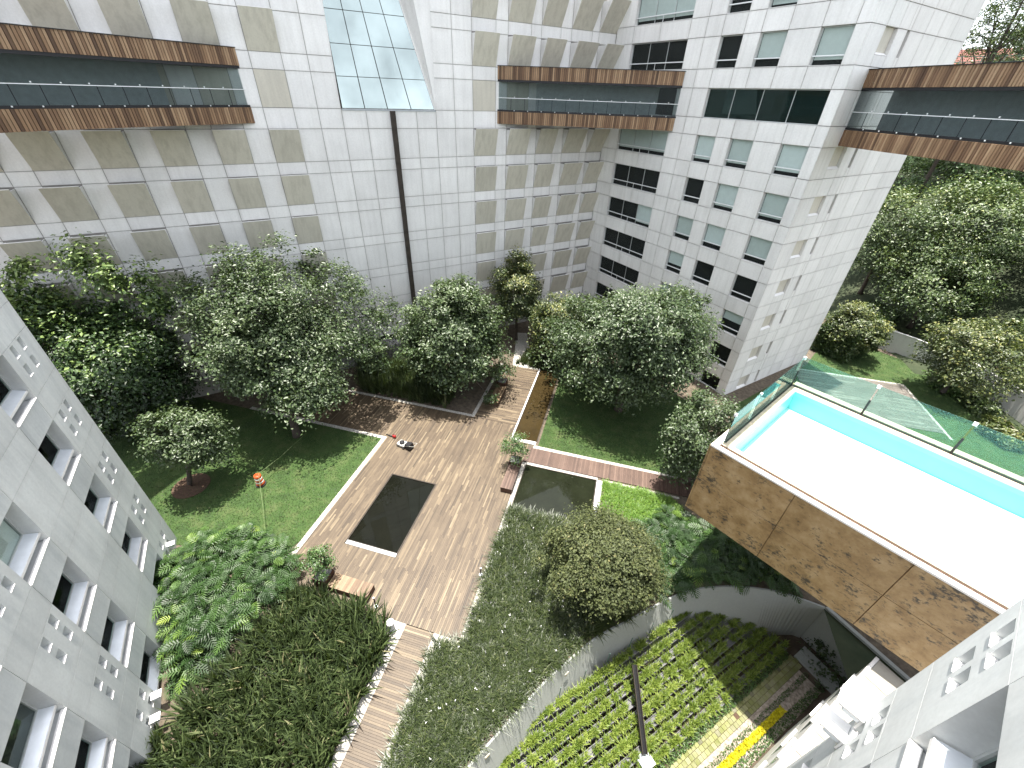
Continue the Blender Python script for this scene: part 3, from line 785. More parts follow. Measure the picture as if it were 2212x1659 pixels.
def lwindow(F, s0, s1, z0, z1, parent, blind):
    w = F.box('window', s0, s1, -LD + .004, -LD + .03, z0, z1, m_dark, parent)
    t = .06
    add('frame', MB().box(s0, s0 + t, -.5, -.44, z0, z1).box(s1 - t, s1, -.5, -.44, z0, z1).box(s0 + t, s1 - t, -.5, -.44, z1 - t, z1).box(s0 + t, s1 - t, -.5, -.44, z0 + .55, z0 + .61).me(m_frame), None, w, F.M(0, 0, 0))
    if blind: F.box('blind', s0 + .08, s1 - .08, -.53, -.515, z1 - (z1 - z0) * blind, z1 - .06, m_blind, w)
    F.box('pane', s0 + t, s1 - t, -.485, -.475, z0 + .06, z1 - t, m_glassdark, w)
    # tilted metal flashing + outer sill
    z = z0 + .55
    add('flashing', MB().poly([(s0 + .02, -.44, z), (s1 - .02, -.44, z), (s1 - .02, -.1, z - .14), (s0 + .02, -.1, z - .14), (s0 + .02, -.44, z + .03), (s1 - .02, -.44, z + .03), (s1 - .02, -.1, z - .11), (s0 + .02, -.1, z - .11)], BOXF).me(m_metal), None, w, F.M(0, 0, 0))
    F.box('flashing_edge', s0 + .02, s1 - .02, -.1, -.075, z - .2, z - .1, m_sill, w)
    F.box('sill', s0 + .01, s1 - .01, -.14, .03, z0 + .005, z0 + .05, m_sill, w)
for k, (zb, zt) in enumerate(zip(LBm, LT)):
    zn = LBm[k + 1] if k < 6 else 26
    for i, (a, b) in enumerate(zip(LC[:-1], LC[1:])):
        # floor band slab
        FL.box('concrete_slab', a + .011, b - .011, -LD, 0, zt + .009, zn - .009, m_grey, lb)
        if i in (1, 3, 5, 7):
            lwindow(FL, a, b, zb, zt, lb, .75 if (k, i) in ((1, 3), (2, 1), (3, 3)) else 0); continue
        h = zt - zb - .018; w = b - a - .022; Mx = FL.M(a + .011, 0, zb + .009)
        if i in (0, 4, 8):
            x0 = (.95, 1.78) if i == 0 else (.34, 1.2)
            hs = [(x, x + .34, h - .58 - d, h - .06 - d) for x in x0 for d in (0, .86)]
            sl = add('concrete_slab', holed(w, h, hs, .34), None, lb, Mx)
            for q in hs:
                add('hole_lit_strip', box_me(q[1] - q[0], .10, .03, m_sill), None, sl, Mx @ Matrix.Translation((q[0], -.088, q[2] + .002)))  # white lip added to stand for the sunlit strip along the hole's bottom edge
        else:
            add('concrete_slab', box_me(w, LD, h, m_grey), None, lb, Mx @ Matrix.Translation((0, -LD, 0)))
# end return face slabs
for k, (zb, zt) in enumerate(zip(LBm, LT)):
    pass
# white lamp boxes on the left building
def wall_lamp(F, s, z, label, grp='white box lamps on the concrete walls', w=.34, dp=.4):
    t = tag(add('wall_lamp', MB().box(-w / 2, w / 2, .01, dp, 0, .05).box(-w / 2, w / 2, .01, .05, -.3, 0).me(m_sill), None, None, F.M(s, 0, z)), label, 'lamp', grp)
    add('lamp_body', MB().box(-w / 2 + .04, w / 2 - .04, .05, .34, -.16, 0).me(m_metal), None, t, F.M(s, 0, z))
wall_lamp(FL, -14.2, .95, 'white box lamp low on the left building, just above the flax bed')
wall_lamp(FL, -13.25, .85, 'pale box lamp nearest the camera at the left building foot')
wall_lamp(FL, -22.95, 1.1, 'white box lamp at the far corner of the left building')

# ---------- bridges
def bridge(name, label, plan, ztop=26.05, depth=2.6, slat=.17, endcap=False):
    P = smooth(plan, 8) if len(plan) > 2 else [plan[0], plan[1]]
    P = [Vector((p[0], p[1], 0)) for p in P]
    L_ = [0]
    for a, b in zip(P[:-1], P[1:]): L_.append(L_[-1] + (b - a).length)
    def at(s):
        s = min(max(s, 0), L_[-1] - 1e-4)
        for i in range(len(P) - 1):
            if s <= L_[i + 1]:
                d = (P[i + 1] - P[i]).normalized(); return P[i] + d * (s - L_[i]), d
        return P[-1], d
    root = thing(name, label, 'bridge', (P[0].x, P[0].y, 21.65))
    zt, z1, z2, z3 = ztop, ztop - 1.0, ztop - 3.4, ztop - 4.4
    def strip(nm, d0, d1, za, zb, mat, n=14, parent=root):
        mb = MB(); rows_ = []
        for i in range(n + 1):
            p, d = at(L_[-1] * i / n); nrm = Vector((d.y, -d.x, 0)) * sgn
            rows_.append([p + nrm * d0 + Vector((0, 0, za)), p + nrm * d1 + Vector((0, 0, za)), p + nrm * d1 + Vector((0, 0, zb)), p + nrm * d0 + Vector((0, 0, zb))])
        v = [x for r_ in rows_ for x in r_]; f = []
        for i in range(n):
            for k in range(4): f.append((i * 4 + k, i * 4 + (k + 1) % 4, i * 4 + 4 + (k + 1) % 4, i * 4 + 4 + k))
        f += [(3, 2, 1, 0), (n * 4, n * 4 + 1, n * 4 + 2, n * 4 + 3)]
        return add(nm, mb.poly(v, f).me(mat), None, parent)
    # outward side = towards the camera
    mid, dmid = at(L_[-1] * .5); sgn = 1 if Vector((dmid.y, -dmid.x, 0)).dot(-mid) > 0 else -1
    strip('roof_slab', -depth, -.06, z1 + .02, zt - .04, m_rust)
    strip('floor_slab', -depth, -.06, z3 + .02, z2 - .02, m_rust)
    strip('roof_flashing', -.2, .075, zt - .02, zt + .02, m_black)
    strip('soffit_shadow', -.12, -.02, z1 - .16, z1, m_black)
    strip('back_glass', -depth, -depth + .03, z2, z1, m_glassbridge)
    strip('inner_wall', -depth + .1, -depth + .14, z2, z1, m_bridgein)
    glass = strip('glass', -.10, -.08, z2, z1, m_glassbridge)
    rl = strip('handrail', -.055, -.02, z2 + 1.02, z2 + 1.06, m_rail)
    strip('base_rail', -.06, -.01, z2, z2 + .13, m_black)
    n = int(L_[-1] / 1.25)
    for i in range(1, n):
        p, d = at(L_[-1] * i / n); nrm = Vector((d.y, -d.x, 0)) * sgn
        Mx = Matrix(((d.x, nrm.x, 0, p.x), (d.y, nrm.y, 0, p.y), (0, 0, 1, 0), (0, 0, 0, 1)))
        add('mullion', box_me(.035, .03, 1.05, m_black), None, root, Mx @ Matrix.Translation((0, -.075, z2 + .02)))
        add('glass_clip', box_me(.07, .04, .07, m_rail), None, root, Mx @ Matrix.Translation((.3, -.06, z2 + 1.09)))
        add('glass_clip', box_me(.07, .04, .07, m_rail), None, root, Mx @ Matrix.Translation((.3, -.005, z2 + .05)))
    n = int(L_[-1] / slat)
    for i in range(n):
        p, d = at(slat * (i + .5)); nrm = Vector((d.y, -d.x, 0)) * sgn
        for za, zb in ((z1, zt), (z3, z2)):
            Mx = Matrix(((d.x, nrm.x, 0, p.x), (d.y, nrm.y, 0, p.y), (0, 0, 1, za), (0, 0, 0, 1)))
            add('slat', box_me(slat - .03, .05, zb - za - .02, m_slat), None, root, Mx @ Matrix.Translation((-slat / 2 + .015, -.03 + R.uniform(-.008, .008), 0)))
    return root
m_bridgein = mat_simple('bridge_interior', (.42, .45, .45), .8, vary=.1)
bridge('footbridge', 'timber-slatted glazed footbridge at upper left, ending against the white wall', [(-28.0, 30.1), (-29.3, 25), (-30.25, 20.5), (-30.8, 16.6), (-30.9, 12.5), (-30.6, 9)])
bridge('footbridge', 'timber-slatted glazed footbridge crossing the inner corner between the two white buildings', [(-13.62, 44.48), (2.55, 47.15)])
bridge('footbridge', 'timber-slatted glazed footbridge running off the right edge of the picture', [(13.62, 39.43), (15.0, 36.0), (16.9, 32.0), (18.1, 28.6), (19.0, 25), (19.3, 21), (18.6, 16.5), (16.8, 12.8)])

# ---------- cantilevered pool
Q0 = (5.54, 16.21); PSC = 1.529; e1 = Vector((.822, -.569, 0)).normalized(); e2 = Vector((.569, .822, 0)).normalized()
PM = Matrix(((e1.x, e2.x, 0, Q0[0]), (e1.y, e2.y, 0, Q0[1]), (0, 0, 1, 11.0), (0, 0, 0, 1))) @ Matrix.Scale(PSC, 4) @ Matrix.Translation((0, 0, -15.5))
pool = thing('swimming_pool', 'cantilevered swimming pool box clad in brown travertine with turquoise inside', 'pool', (Q0[0], Q0[1], 6.6))
ZP, PL, PW = 15.5, 13.5, 5.8
def pb(nm, a, m, par=pool): return add(nm, MB().box(*a).me(m), None, par, PM)
pb('shell', (.05, PL, .05, .42, 12.65, ZP - .06), m_trav); pb('shell', (.05, PL, 5.12, PW - .05, 12.65, ZP - .06), m_trav)
pb('shell', (.05, .45, .42, 5.12, 12.65, ZP - .06), m_trav); pb('shell', (.45, PL, .42, 5.12, 12.65, 14.6), m_trav)
for a, b in ((0, 2.4), (2.4, 4.97), (4.97, 7.5), (7.5, 10), (10, 12.5)):
    for za, zb in ((12.6, 14.08), (14.08, ZP - .06)):
        add('travertine_slab', box_me(b - a - .016, .05, zb - za - .014, m_trav), None, pool, PM @ Matrix.Translation((a + .008, 0, za + .007)))
for a, b in ((0, 2.0), (2.0, 4.0), (4.0, 5.8)):
    for za, zb in ((12.6, 14.08), (14.08, ZP - .06)):
        add('travertine_slab', box_me(.05, b - a - .016, zb - za - .014, m_trav), None, pool, PM @ Matrix.Translation((-.052, a + .008, za + .007)))
pb('coping', (-.02, PL, -.02, .13, ZP - .06, ZP), m_sill); pb('coping', (-.02, .16, .13, PW, ZP - .06, ZP), m_sill)
pb('coping', (.16, PL, .26, .42, ZP - .06, ZP - .012), m_travtop); pb('coping_channel', (.16, PL, .13, .26, ZP - .10, ZP - .05), m_mulch)
pb('coping', (.24, .45, .42, 5.12, ZP - .06, ZP - .004), m_travtop); pb('coping', (.24, PL, 5.12, 5.38, ZP - .06, ZP - .004), m_travtop)
pb('coping', (.24, PL, 5.55, PW + .02, ZP - .06, ZP), m_travtop); pb('glass_channel', (.16, PL, 5.38, 5.55, ZP - .08, ZP - .02), m_rust)
pb('glass_channel', (.16, .24, .26, 5.4, ZP - .08, ZP - .02), m_rust)
pb('pool_wall', (.45, PL, 5.09, 5.12, 14.6, ZP - .02), m_pooltile); pb('pool_wall', (.45, .48, .45, 5.09, 14.6, ZP - .02), m_pooltile); pb('pool_wall', (.45, PL, .42, .45, 14.6, ZP - .02), m_pooltile)
pb('pool_floor', (.48, PL, .45, 5.09, 14.6, 14.74), m_poolfloor)
wt = sheet('water', [(0.485, .455), (PL, .455), (PL, 5.085), (.485, 5.085)], ZP - .16, m_poolwater, parent=None); wt.parent = pool; wt.matrix_parent_inverse = WM[pool].inverted(); wt.matrix_basis = PM.copy()
for x, y in ((2.0, 2.7), (5.55, 2.75)):
    add('drain', MB().tube([(x, y, 14.74), (x, y, 14.76)], .07, 12).me(m_stonegrey), None, pool, PM)
fence = thing('glass_railing', 'clear green-tinted glass railing standing on the pool edge', 'railing', tuple((PM @ Vector((.2, 5.46, ZP)))))
gx = [.2, 2.42, 4.75, 7.1, 9.4, 11.7]
for a, b in zip(gx[:-1], gx[1:]):
    add('pane', MB().box(a + .02, b - .02, 5.455, 5.475, ZP - .02, 16.66).me(m_railglass), None, fence, PM)
for a, b in ((.3, 2.0), (2.0, 3.72), (3.72, 5.44)):
    add('pane', MB().box(.19, .21, a + .012, b - .012, ZP - .02, 16.66).me(m_railglass), None, fence, PM)
for x in gx[:-1]:
    add('rail_post', MB().box(x - .03, x + .03, 5.40, 5.45, ZP - .06, 16.1).me(m_black), None, fence, PM)
    add('clip', MB().box(x - .05, x + .05, 5.43, 5.5, 16.58, 16.68).me(m_rail), None, fence, PM)
for y in (.34, 2.0): add('clip', MB().box(.17, .23, y - .05, y + .05, 16.56, 16.64).me(m_rail), None, fence, PM)

# ---------- near building under the camera (right edge)
k0 = 10.73
FA = Frame((6.56, 5.13), (-.5676, -.8233), (-.8233, .5676))
nbd = thing('concrete_building', 'pale grey concrete building with hooded windows cut off by the lower right corner', 'building', (9.5, 5, -3.5))
HA = 26.0
def dz(z): return 24 - (24 - z) * .74
add('wall', MB().box(0, 9, -7, -.56, FLOOR, HA).me(m_joint2), None, nbd, FA.M(0, 0, 0))
ATOP = [18.15 - 3.27 * i for i in range(6)][::-1]
for k, zt in enumerate(ATOP):
    zb = zt - 2.12; zn = zt + 1.15 if k < 5 else HA
    for i, (a, b) in enumerate(((0, 1.72), (1.72, 3.9), (3.9, 6.4), (6.4, 9))):
        add('concrete_slab', box_me(b - a - .012, .56, zn - zt - .012, m_grey), None, nbd, FA.M(a + .006, -.56, zt + .006))
        if i == 1: lwindow(FA, a, b, zb, zt, nbd, 0); continue
        h = zt - zb - .012; w = b - a - .012; Mx = FA.M(a + .006, 0, zb + .006)
        if i == 0:
            hs = [(x, x + .30, h - .56 - d, h - .06 - d) for x in (.38, .82) for d in (0, .86)]
            sl = add('concrete_slab', holed(w, h, hs, .34), None, nbd, Mx)
            for q in hs: add('hole_lit_strip', box_me(q[1] - q[0], .12, .03, m_sill), None, sl, Mx @ Matrix.Translation((q[0], -.10, q[2] + .002)))  # same white lips, painting the sunlit bottom edges of the holes
        else:
            add('concrete_slab', box_me(w, .56, h, m_grey), None, nbd, Mx @ Matrix.Translation((0, -.56, 0)))
wall_lamp(FA, .20, 13.85, 'upper white box lamp on the near building below the pool', w=.46, dp=.5)
wall_lamp(FA, .45, 13.2, 'lower white box lamp on the near building below the pool', w=.46, dp=.5)
# lower wing with the terrace roof (plane x - y = 1.43)
m_tile = mat_concrete('terrace_tile', (.34, .325, .28), objvar=.05)
FB = Frame((6.7, 5.144), (S2, S2), (-S2, S2))
low = thing('terrace_wing', 'low white wing with a paved terrace roof at the lower right', 'building', (10, 8.6, -3.5))
add('wall', MB().box(-4, 9.0, -6, -.06, FLOOR, 5.3).me(m_plasterw), None, low, FB.M(0, 0, 0))
for i in range(6):
    for z0, z1 in ((FLOOR, -.6), (-.6, 2.4), (2.4, 5.28)):
        a = -4 + i * 2.16
        add('facade_panel', box_me(2.13, .058, z1 - z0 - .03, m_whiteF), None, low, FB.M(a + .015, -.058, z0 + .015))
        if z0 > -1: 
            w = FB.box('window_hood', a + .4, a + 1.5, .002, .09, z1 - .9, z1 - .82, m_sill, low)
            FB.box('pane', a + .45, a + 1.45, -.002, .012, z1 - 2.2, z1 - .95, m_glassdark, w)
for i in range(11):
    add('terrace_tile', box_me(1.16, 2.88, .08, m_tile), None, low, FB.M(-4 + i * 1.18, -3.0, 5.3))
    add('parapet_cap', box_me(1.17, .12, .12, m_sill), None, low, FB.M(-4 + i * 1.18, -.1, 5.3))

# ================================================================== SUNKEN COURTYARD
mb = MB(); n = len(RWS); V = []; F = []
for i, p in enumerate(RWS):
    a = RWS[max(i - 1, 0)]; b = RWS[min(i + 1, n - 1)]; d = Vector((b[0] - a[0], b[1] - a[1], 0)).normalized(); nr = Vector((-d.y, d.x, 0))
    q = Vector((p[0], p[1], 0))
    bt = 1.25 * max(0, min(1, (14.6 - p[0]) / 2.6)) + .12
    V += [q - nr * bt + Vector((0, 0, FLOOR - .1)), q + nr * .14 + Vector((0, 0, FLOOR - .1)), q + nr * .05 + Vector((0, 0, .03)), q - nr * .05 + Vector((0, 0, .03))]
for i in range(n - 1):
    for k in range(4): F.append((i * 4 + k, i * 4 + (k + 1) % 4, i * 4 + 4 + (k + 1) % 4, i * 4 + 4 + k))
F += [(0, 1, 2, 3), (n * 4 - 1, n * 4 - 2, n * 4 - 3, n * 4 - 4)]
rw = tag(add('retaining_wall', mb.poly(V, F).me(m_plaster, True)), 'smooth curved grey retaining wall between the grass bed and the green terraces', 'wall')
rw.data.polygons.foreach_set('use_smooth', [False] * len(rw.data.polygons))
add('wall_return', MB().poly([(15.02, 17, FLOOR), (15.22, 17.1, FLOOR), (19.6, 12.6, FLOOR), (19.4, 12.5, FLOOR), (15.02, 17, .04), (15.22, 17.1, .04), (19.6, 12.6, .04), (19.4, 12.5, .04)], BOXF).me(m_plaster), None, rw)
# pebble lip along the bed
# green terraces: troughs parallel to az 45
gw = thing('planter_terrace', 'stepped grey planter troughs filled with lime green plants in the sunken court', 'planter', (6, 12, FLOOR))
T0 = Vector((7.5, 9.05, 0)); ta = Vector((S2, S2, 0)); tn = Vector((-S2, S2, 0))
def curve_span(off):
    """range along ta inside the retaining wall at lateral offset off"""
    ss = []
    for i in range(n - 1):
        a = Vector((RWS[i][0], RWS[i][1], 0)) - T0; b = Vector((RWS[i + 1][0], RWS[i + 1][1], 0)) - T0
        oa, ob = a.dot(tn), b.dot(tn)
        if (oa - off) * (ob - off) <= 0 and oa != ob:
            t = (off - oa) / (ob - oa); ss.append((a + (b - a) * t).dot(ta))
    return ss
NROW = 8
PB = []; PT = []; 
TM = Matrix(((ta.x, tn.x, 0, T0.x), (ta.y, tn.y, 0, T0.y), (0, 0, 1, 0), (0, 0, 0, 1)))
for i in range(NROW):
    off = .25 + i * .56; z = FLOOR + .30 + i * .24
    ss = curve_span(off + .25)
    s1 = max(ss) - 1.3 if ss else 8
    s0 = max(min(ss) + 1.75, -9.5) if len(ss) > 1 else -9.5
    if s1 - s0 < .5: continue
    mbt = MB(); h = .34
    mbt.box(s0, s1, off, off + .04, z - h, z).box(s0, s1, off + .38, off + .42, z - h, z).box(s0, s1, off + .04, off + .38, z - h, z - .08)
    mbt.box(s0, s0 + .04, off + .04, off + .38, z - .08, z).box(s1 - .04, s1, off + .04, off + .38, z - .08, z)
    tr_ = add('trough', mbt.me(m_trough), None, gw, TM)
    m_ = int((s1 - s0) * 11)
    cs = NR.uniform(s0, s1, m_); co = NR.uniform(off + .12, off + .26, m_); cz = z + .02
    k = 22
    bs = np.repeat(cs, k) + NR.normal(0, .05, m_ * k); bo = np.repeat(co, k) + NR.normal(0, .05, m_ * k)
    P_ = np.column_stack([T0.x + ta.x * bs + tn.x * bo, T0.y + ta.y * bs + tn.y * bo, np.full(m_ * k, cz)])
    pt = blade_mesh(P_, NR.uniform(0, 6.28, m_ * k), NR.uniform(.16, .38, m_ * k), NR.uniform(.03, .055, m_ * k), NR.uniform(.1, .9, m_ * k), np.clip(np.repeat(NR.normal(.5, .16, m_), k) + NR.normal(0, .15, m_ * k), 0, 1), m_lime, .5)
    tag(add('lime_plants', pt, None, gw), kind='stuff')
# support stakes and the wire above
mb = MB()
for i in range(9):
    s = -8 + i * 1.6
    p0 = T0 + ta * s + tn * 4.6; mb.tube([p0 + Vector((0, 0, FLOOR)), p0 + Vector((0, 0, -.3))], .02, 5)
add('stake', mb.me(mat_simple('green_stake', (.05, .13, .10), .5)), None, gw)
# flume (dark channel) and its basin
A_ = Vector((4.4, 11.1, -.55)); B_ = Vector((5.42, 8.15, -2.72)); dv = (B_ - A_).normalized(); sv = dv.cross(Vector((0, 0, 1))).normalized(); uv = sv.cross(dv).normalized() 
fl = thing('water_flume', 'dark steel water flume running down the planter terraces into a small square basin', 'flume', tuple(B_ + Vector((0, 0, -.7))))
MF = Matrix(((dv.x, sv.x, uv.x, A_.x), (dv.y, sv.y, uv.y, A_.y), (dv.z, sv.z, uv.z, A_.z), (0, 0, 0, 1)))
Lf = (B_ - A_).length
add('channel', MB().box(0, Lf, -.13, .13, 0, .03).me(m_black), None, fl, MF)
for sgn_ in (-1, 1): add('channel_side', MB().box(0, Lf, sgn_ * .115 - .015, sgn_ * .115 + .015, .03, .16).me(m_rust), None, fl, MF)
for s_ in (.5, 1.5, 2.5, 3.3):
    p = A_ + dv * s_; add('support', MB().box(p.x - .04, p.x + .04, p.y - .04, p.y + .04, FLOOR, p.z - .02).me(m_black), None, fl)
bx, by = B_.x + .12, B_.y - .18
MBs = Matrix.Translation((bx, by, 0)) @ Matrix.Rotation(math.radians(45), 4, 'Z')
bz = FLOOR + .62
add('basin', MB().box(-.34, .34, -.34, -.27, FLOOR, bz).box(-.34, .34, .27, .34, FLOOR, bz).box(-.34, -.27, -.27, .27, FLOOR, bz).box(.27, .34, -.27, .27, FLOOR, bz).box(-.27, .27, -.27, .27, FLOOR, bz - .2).me(m_stonegrey), None, fl, MBs)
m_splash, N, L, B = newmat('splashing_water'); B.inputs['Base Color'].default_value = (.55, .58, .62, 1); B.inputs['Roughness'].default_value = .08
bump(N, L, B, noise(N, L, coordnode(N, L, (1, 1, 1)), 16, 3), 1.0, .08)
add('water', MB().box(-.268, .268, -.268, .268, bz - .19, bz - .06).me(m_splash), None, fl, MBs)

# paver path
def mat_paver():
    m, N, L, B = newmat('mossy_paver')
    oi = N.new('ShaderNodeObjectInfo'); a = noise(N, L, coordnode(N, L, (1, 1, 1)), 2.5, 5)
    c = ramp(N, L, oi.outputs['Random'], [(0, (.13, .14, .045)), (.6, (.19, .20, .075)), (.93, (.24, .24, .12)), (1, (.07, .07, .05))])
    c = mix(N, L, ramp(N, L, a, [(.4, (0, 0, 0)), (.75, (.7,) * 3)]), c, (.24, .23, .16)); L.new(c, B.inputs['Base Color']); B.inputs['Roughness'].default_value = .9
    return m
m_paver = mat_paver()
pv = add('paver_path', MB().box(-9, 9.4, -.79, -.02, FLOOR + .002, FLOOR + .012).me(m_mulch), None, None, TM); pv['kind'] = 'structure'
for i in range(72):
    for j in range(3):
        if R.random() < .02: continue
        s = -9 + i * .255 + (.12 if j % 2 else 0)
        add('paver', box_me(.24, .24, .045, m_paver), None, pv, TM @ Matrix.Translation((s, -.785 + j * .255, FLOOR + .012 + R.uniform(-.006, .004))))
lit = add('litter_strip', mesh(boxv(-9, 9.0, -2.1, -.80, FLOOR, FLOOR + .03), BOXF), m_leafgravel, None, TM); lit['kind'] = 'structure'
def strip_pts(s0, s1, o0, o1, nn, z): 
    s = NR.uniform(s0, s1, nn); o = NR.uniform(o0, o1, nn)
    return np.column_stack([T0.x + ta.x * s + tn.x * o, T0.y + ta.y * s + tn.y * o, np.full(nn, z)])
for (s0, s1, o0, o1, nn, mat_, lab, nm, hgt, lf) in (
        (-9, 9.2, -1.27, -1.0, 2000, m_lfG, 'low green ground cover strip beside the yellow flowers', 'ground_cover', .14, .09),
        (-9, 9.2, -.1, .28, 3600, m_lfG, 'green ground cover at the foot of the planter terraces', 'ground_cover', .25, .12),
        (-9, 9.0, -2.1, -1.66, 2600, m_lfG, 'shaded shrubs along the foot of the low wing', 'ground_cover', .2, .12)):
    P_ = strip_pts(s0, s1, o0, o1, nn, FLOOR); P_[:, 2] += NR.uniform(.03, hgt, nn)
    tag(add(nm, leaf_mesh(P_, NR.normal(size=(nn, 3)) * .5 + np.array([0, 0, .8]), NR.uniform(.6, 1.3, nn) * lf, np.clip(NR.normal(.5, .2, nn), 0, 1), mat_)), lab, 'ground cover', kind='stuff')
m_yel = mat_leaf('yellow_petal', [(0, (.42, .36, .005)), (1, (.75, .66, .01))], .6, .3)
nn = 5200; P_ = strip_pts(-9, 6.2, -1.62, -1.3, nn, FLOOR); P_[:, 2] += .08 + .22 * NR.uniform(0, 1, nn) ** .5
tag(add('flower_strip', leaf_mesh(P_, NR.normal(size=(nn, 3)) * .5 + np.array([0, 0, .9]), NR.uniform(.08, .16, nn), NR.uniform(0, 1, nn), m_yel, .7)), 'bright yellow flower strip along the low wing', 'flowers', kind='stuff')
# steps in the dark corner
st = add('steps', MB().box(9.45, 9.9, -3.0, -.2, FLOOR, FLOOR + .15).box(9.9, 10.4, -3.0, -.2, FLOOR, FLOOR + .3).me(m_plaster), None, None, TM); st['kind'] = 'structure'
bo = tag(add('utility_box', MB().box(8.6, 9.2, -3.3, -2.7, FLOOR, FLOOR + .8).me(m_plasterw), None, None, TM), 'small pale box in the dark corner under the pool', 'box')
add('lid', MB().box(8.55, 9.25, -3.35, -2.65, FLOOR + .8, FLOOR + .86).me(m_black), None, bo, TM)

root = thing('corner_shrub', 'dark shrubs in the shaded corner under the pool', 'shrub', (16.5, 15, FLOOR))
CC, P_, Nn, ct = crown_points((16.6, 15.2, FLOOR + .5), (1.6, 1.9, .9), 60, 40, .6, .4)
add('foliage', leaf_mesh(P_, Nn, NR.uniform(.12, .25, len(P_)), np.clip(.4 + ct + NR.normal(0, .15, len(P_)), 0, 1), m_lfA), None, root)
# ================================================================== PLANTING
# flax bed
FLAX = [(-16.2, 1.0), (-14.7, 9.2), (-11.6, 9.35), (-8.6, 9.1), (-8.35, 8.5), (-8.35, -3), (-11, -3)]
n = 820; p = scatter(FLAX, n); k = 14
cx = np.repeat(p, k, 0) + NR.normal(0, .05, (n * k, 2)); B3 = np.column_stack([cx, np.full(n * k, -.05)])
tt = np.clip(np.repeat(NR.normal(.47, .12, n), k) + NR.normal(0, .19, n * k), 0, 1)
tag(add('flax_bed', blade_mesh(B3, NR.uniform(0, 6.28, n * k), NR.uniform(.8, 1.6, n * k), NR.uniform(.065, .11, n * k), NR.uniform(.08, .7, n * k), tt, m_flax, .3)), 'tall dark sword-leaved flax bed at the lower left', 'flax', kind='stuff')
# flax behind the central tree and in the back
for pl, n, lab, hh in (([(-22, 27.8), (-13.2, 27.8), (-13.2, 31), (-18, 34), (-24.6, 31.6)], 620, 'tall dark flax stand behind the upper deck', 1.7), ([(-9.0, 37.2), (-4.5, 37), (-4.0, 42), (-7.8, 43.4)], 420, 'green strap-leaved bed at the end of the upper deck', .7)):
    p = scatter(pl, n); k = 18; cx = np.repeat(p, k, 0) + NR.normal(0, .07, (n * k, 2)); B3 = np.column_stack([cx, np.full(n * k, -.05)])
    tt = np.clip(np.repeat(NR.normal(.45, .12, n), k) + NR.normal(0, .15, n * k), 0, 1)
    tag(add('flax_bed', blade_mesh(B3, NR.uniform(0, 6.28, n * k), hh * NR.uniform(.5, 1.1, n * k), NR.uniform(.04, .07, n * k), NR.uniform(.05, .5, n * k), tt, m_flax if hh > 1 else m_mondo, .4)), lab, 'flax', kind='stuff')
# mondo grass bed
MON = [(-5.85, -4), (-5.85, 9.0), (-4.7, 9.1), (-4.42, 10), (-4.42, 18.5), (1.0, 18.4), (3.2, 17.5), (4.5, 14.6)] + [(x - .2, y + .2) for x, y in RWS[::-1] if x < 4.0 and y > -3.9]
n = 3600; p = scatter(MON, n); k = 14
cx = np.repeat(p, k, 0) + NR.normal(0, .05, (n * k, 2)); B3 = np.column_stack([cx, np.full(n * k, -.05)])
tt = np.clip(np.repeat(NR.normal(.45, .15, n), k) + NR.normal(0, .16, n * k), 0, 1)
mo = tag(add('mondo_grass_bed', blade_mesh(B3, NR.uniform(0, 6.28, n * k), NR.uniform(.38, .8, n * k), NR.uniform(.028, .05, n * k), NR.uniform(.25, 1.0, n * k), tt, m_mondo, .7)), 'dense arching grass bed dotted with white flowers beside the path', 'grass bed', kind='stuff')
n = 55; p = scatter(MON, n); P_ = np.column_stack([p, np.full(n, .42)])
m_wf = mat_leaf('white_petal', [(0, (.75, .75, .75)), (1, (.85, .85, .85))], .7, 0)
P3 = np.repeat(P_, 8, 0) + NR.normal(0, .025, (n * 8, 3))
tag(add('white_flowers', leaf_mesh(P3, NR.normal(size=P3.shape), np.full(len(P3), .05), NR.uniform(0, 1, len(P3)), m_wf, .8), None, mo), kind='stuff')
# bright grass by the pond
FERN = [(1.7, 20.8), (1.7, 22.9), (6.2, 22.8), (8.2, 21), (6.5, 18.6), (4, 17.8), (2.5, 18.6)]
n = 900; p = scatter(FERN, n); k = 22; cx = np.repeat(p, k, 0) + NR.normal(0, .07, (n * k, 2)); B3 = np.column_stack([cx, np.full(n * k, -.05)])
tag(add('bright_grass_bed', blade_mesh(B3, NR.uniform(0, 6.28, n * k), NR.uniform(.25, .5, n * k), NR.uniform(.025, .045, n * k), NR.uniform(.3, 1.2, n * k), np.clip(NR.normal(.55, .2, n * k), 0, 1), mat_leaf('fresh_blade', [(0, (.04, .09, .012)), (.5, (.11, .22, .03)), (1, (.24, .36, .06))], .5, .3), .7)), 'fresh bright green grass bed beside the square pond', 'grass bed', kind='stuff')

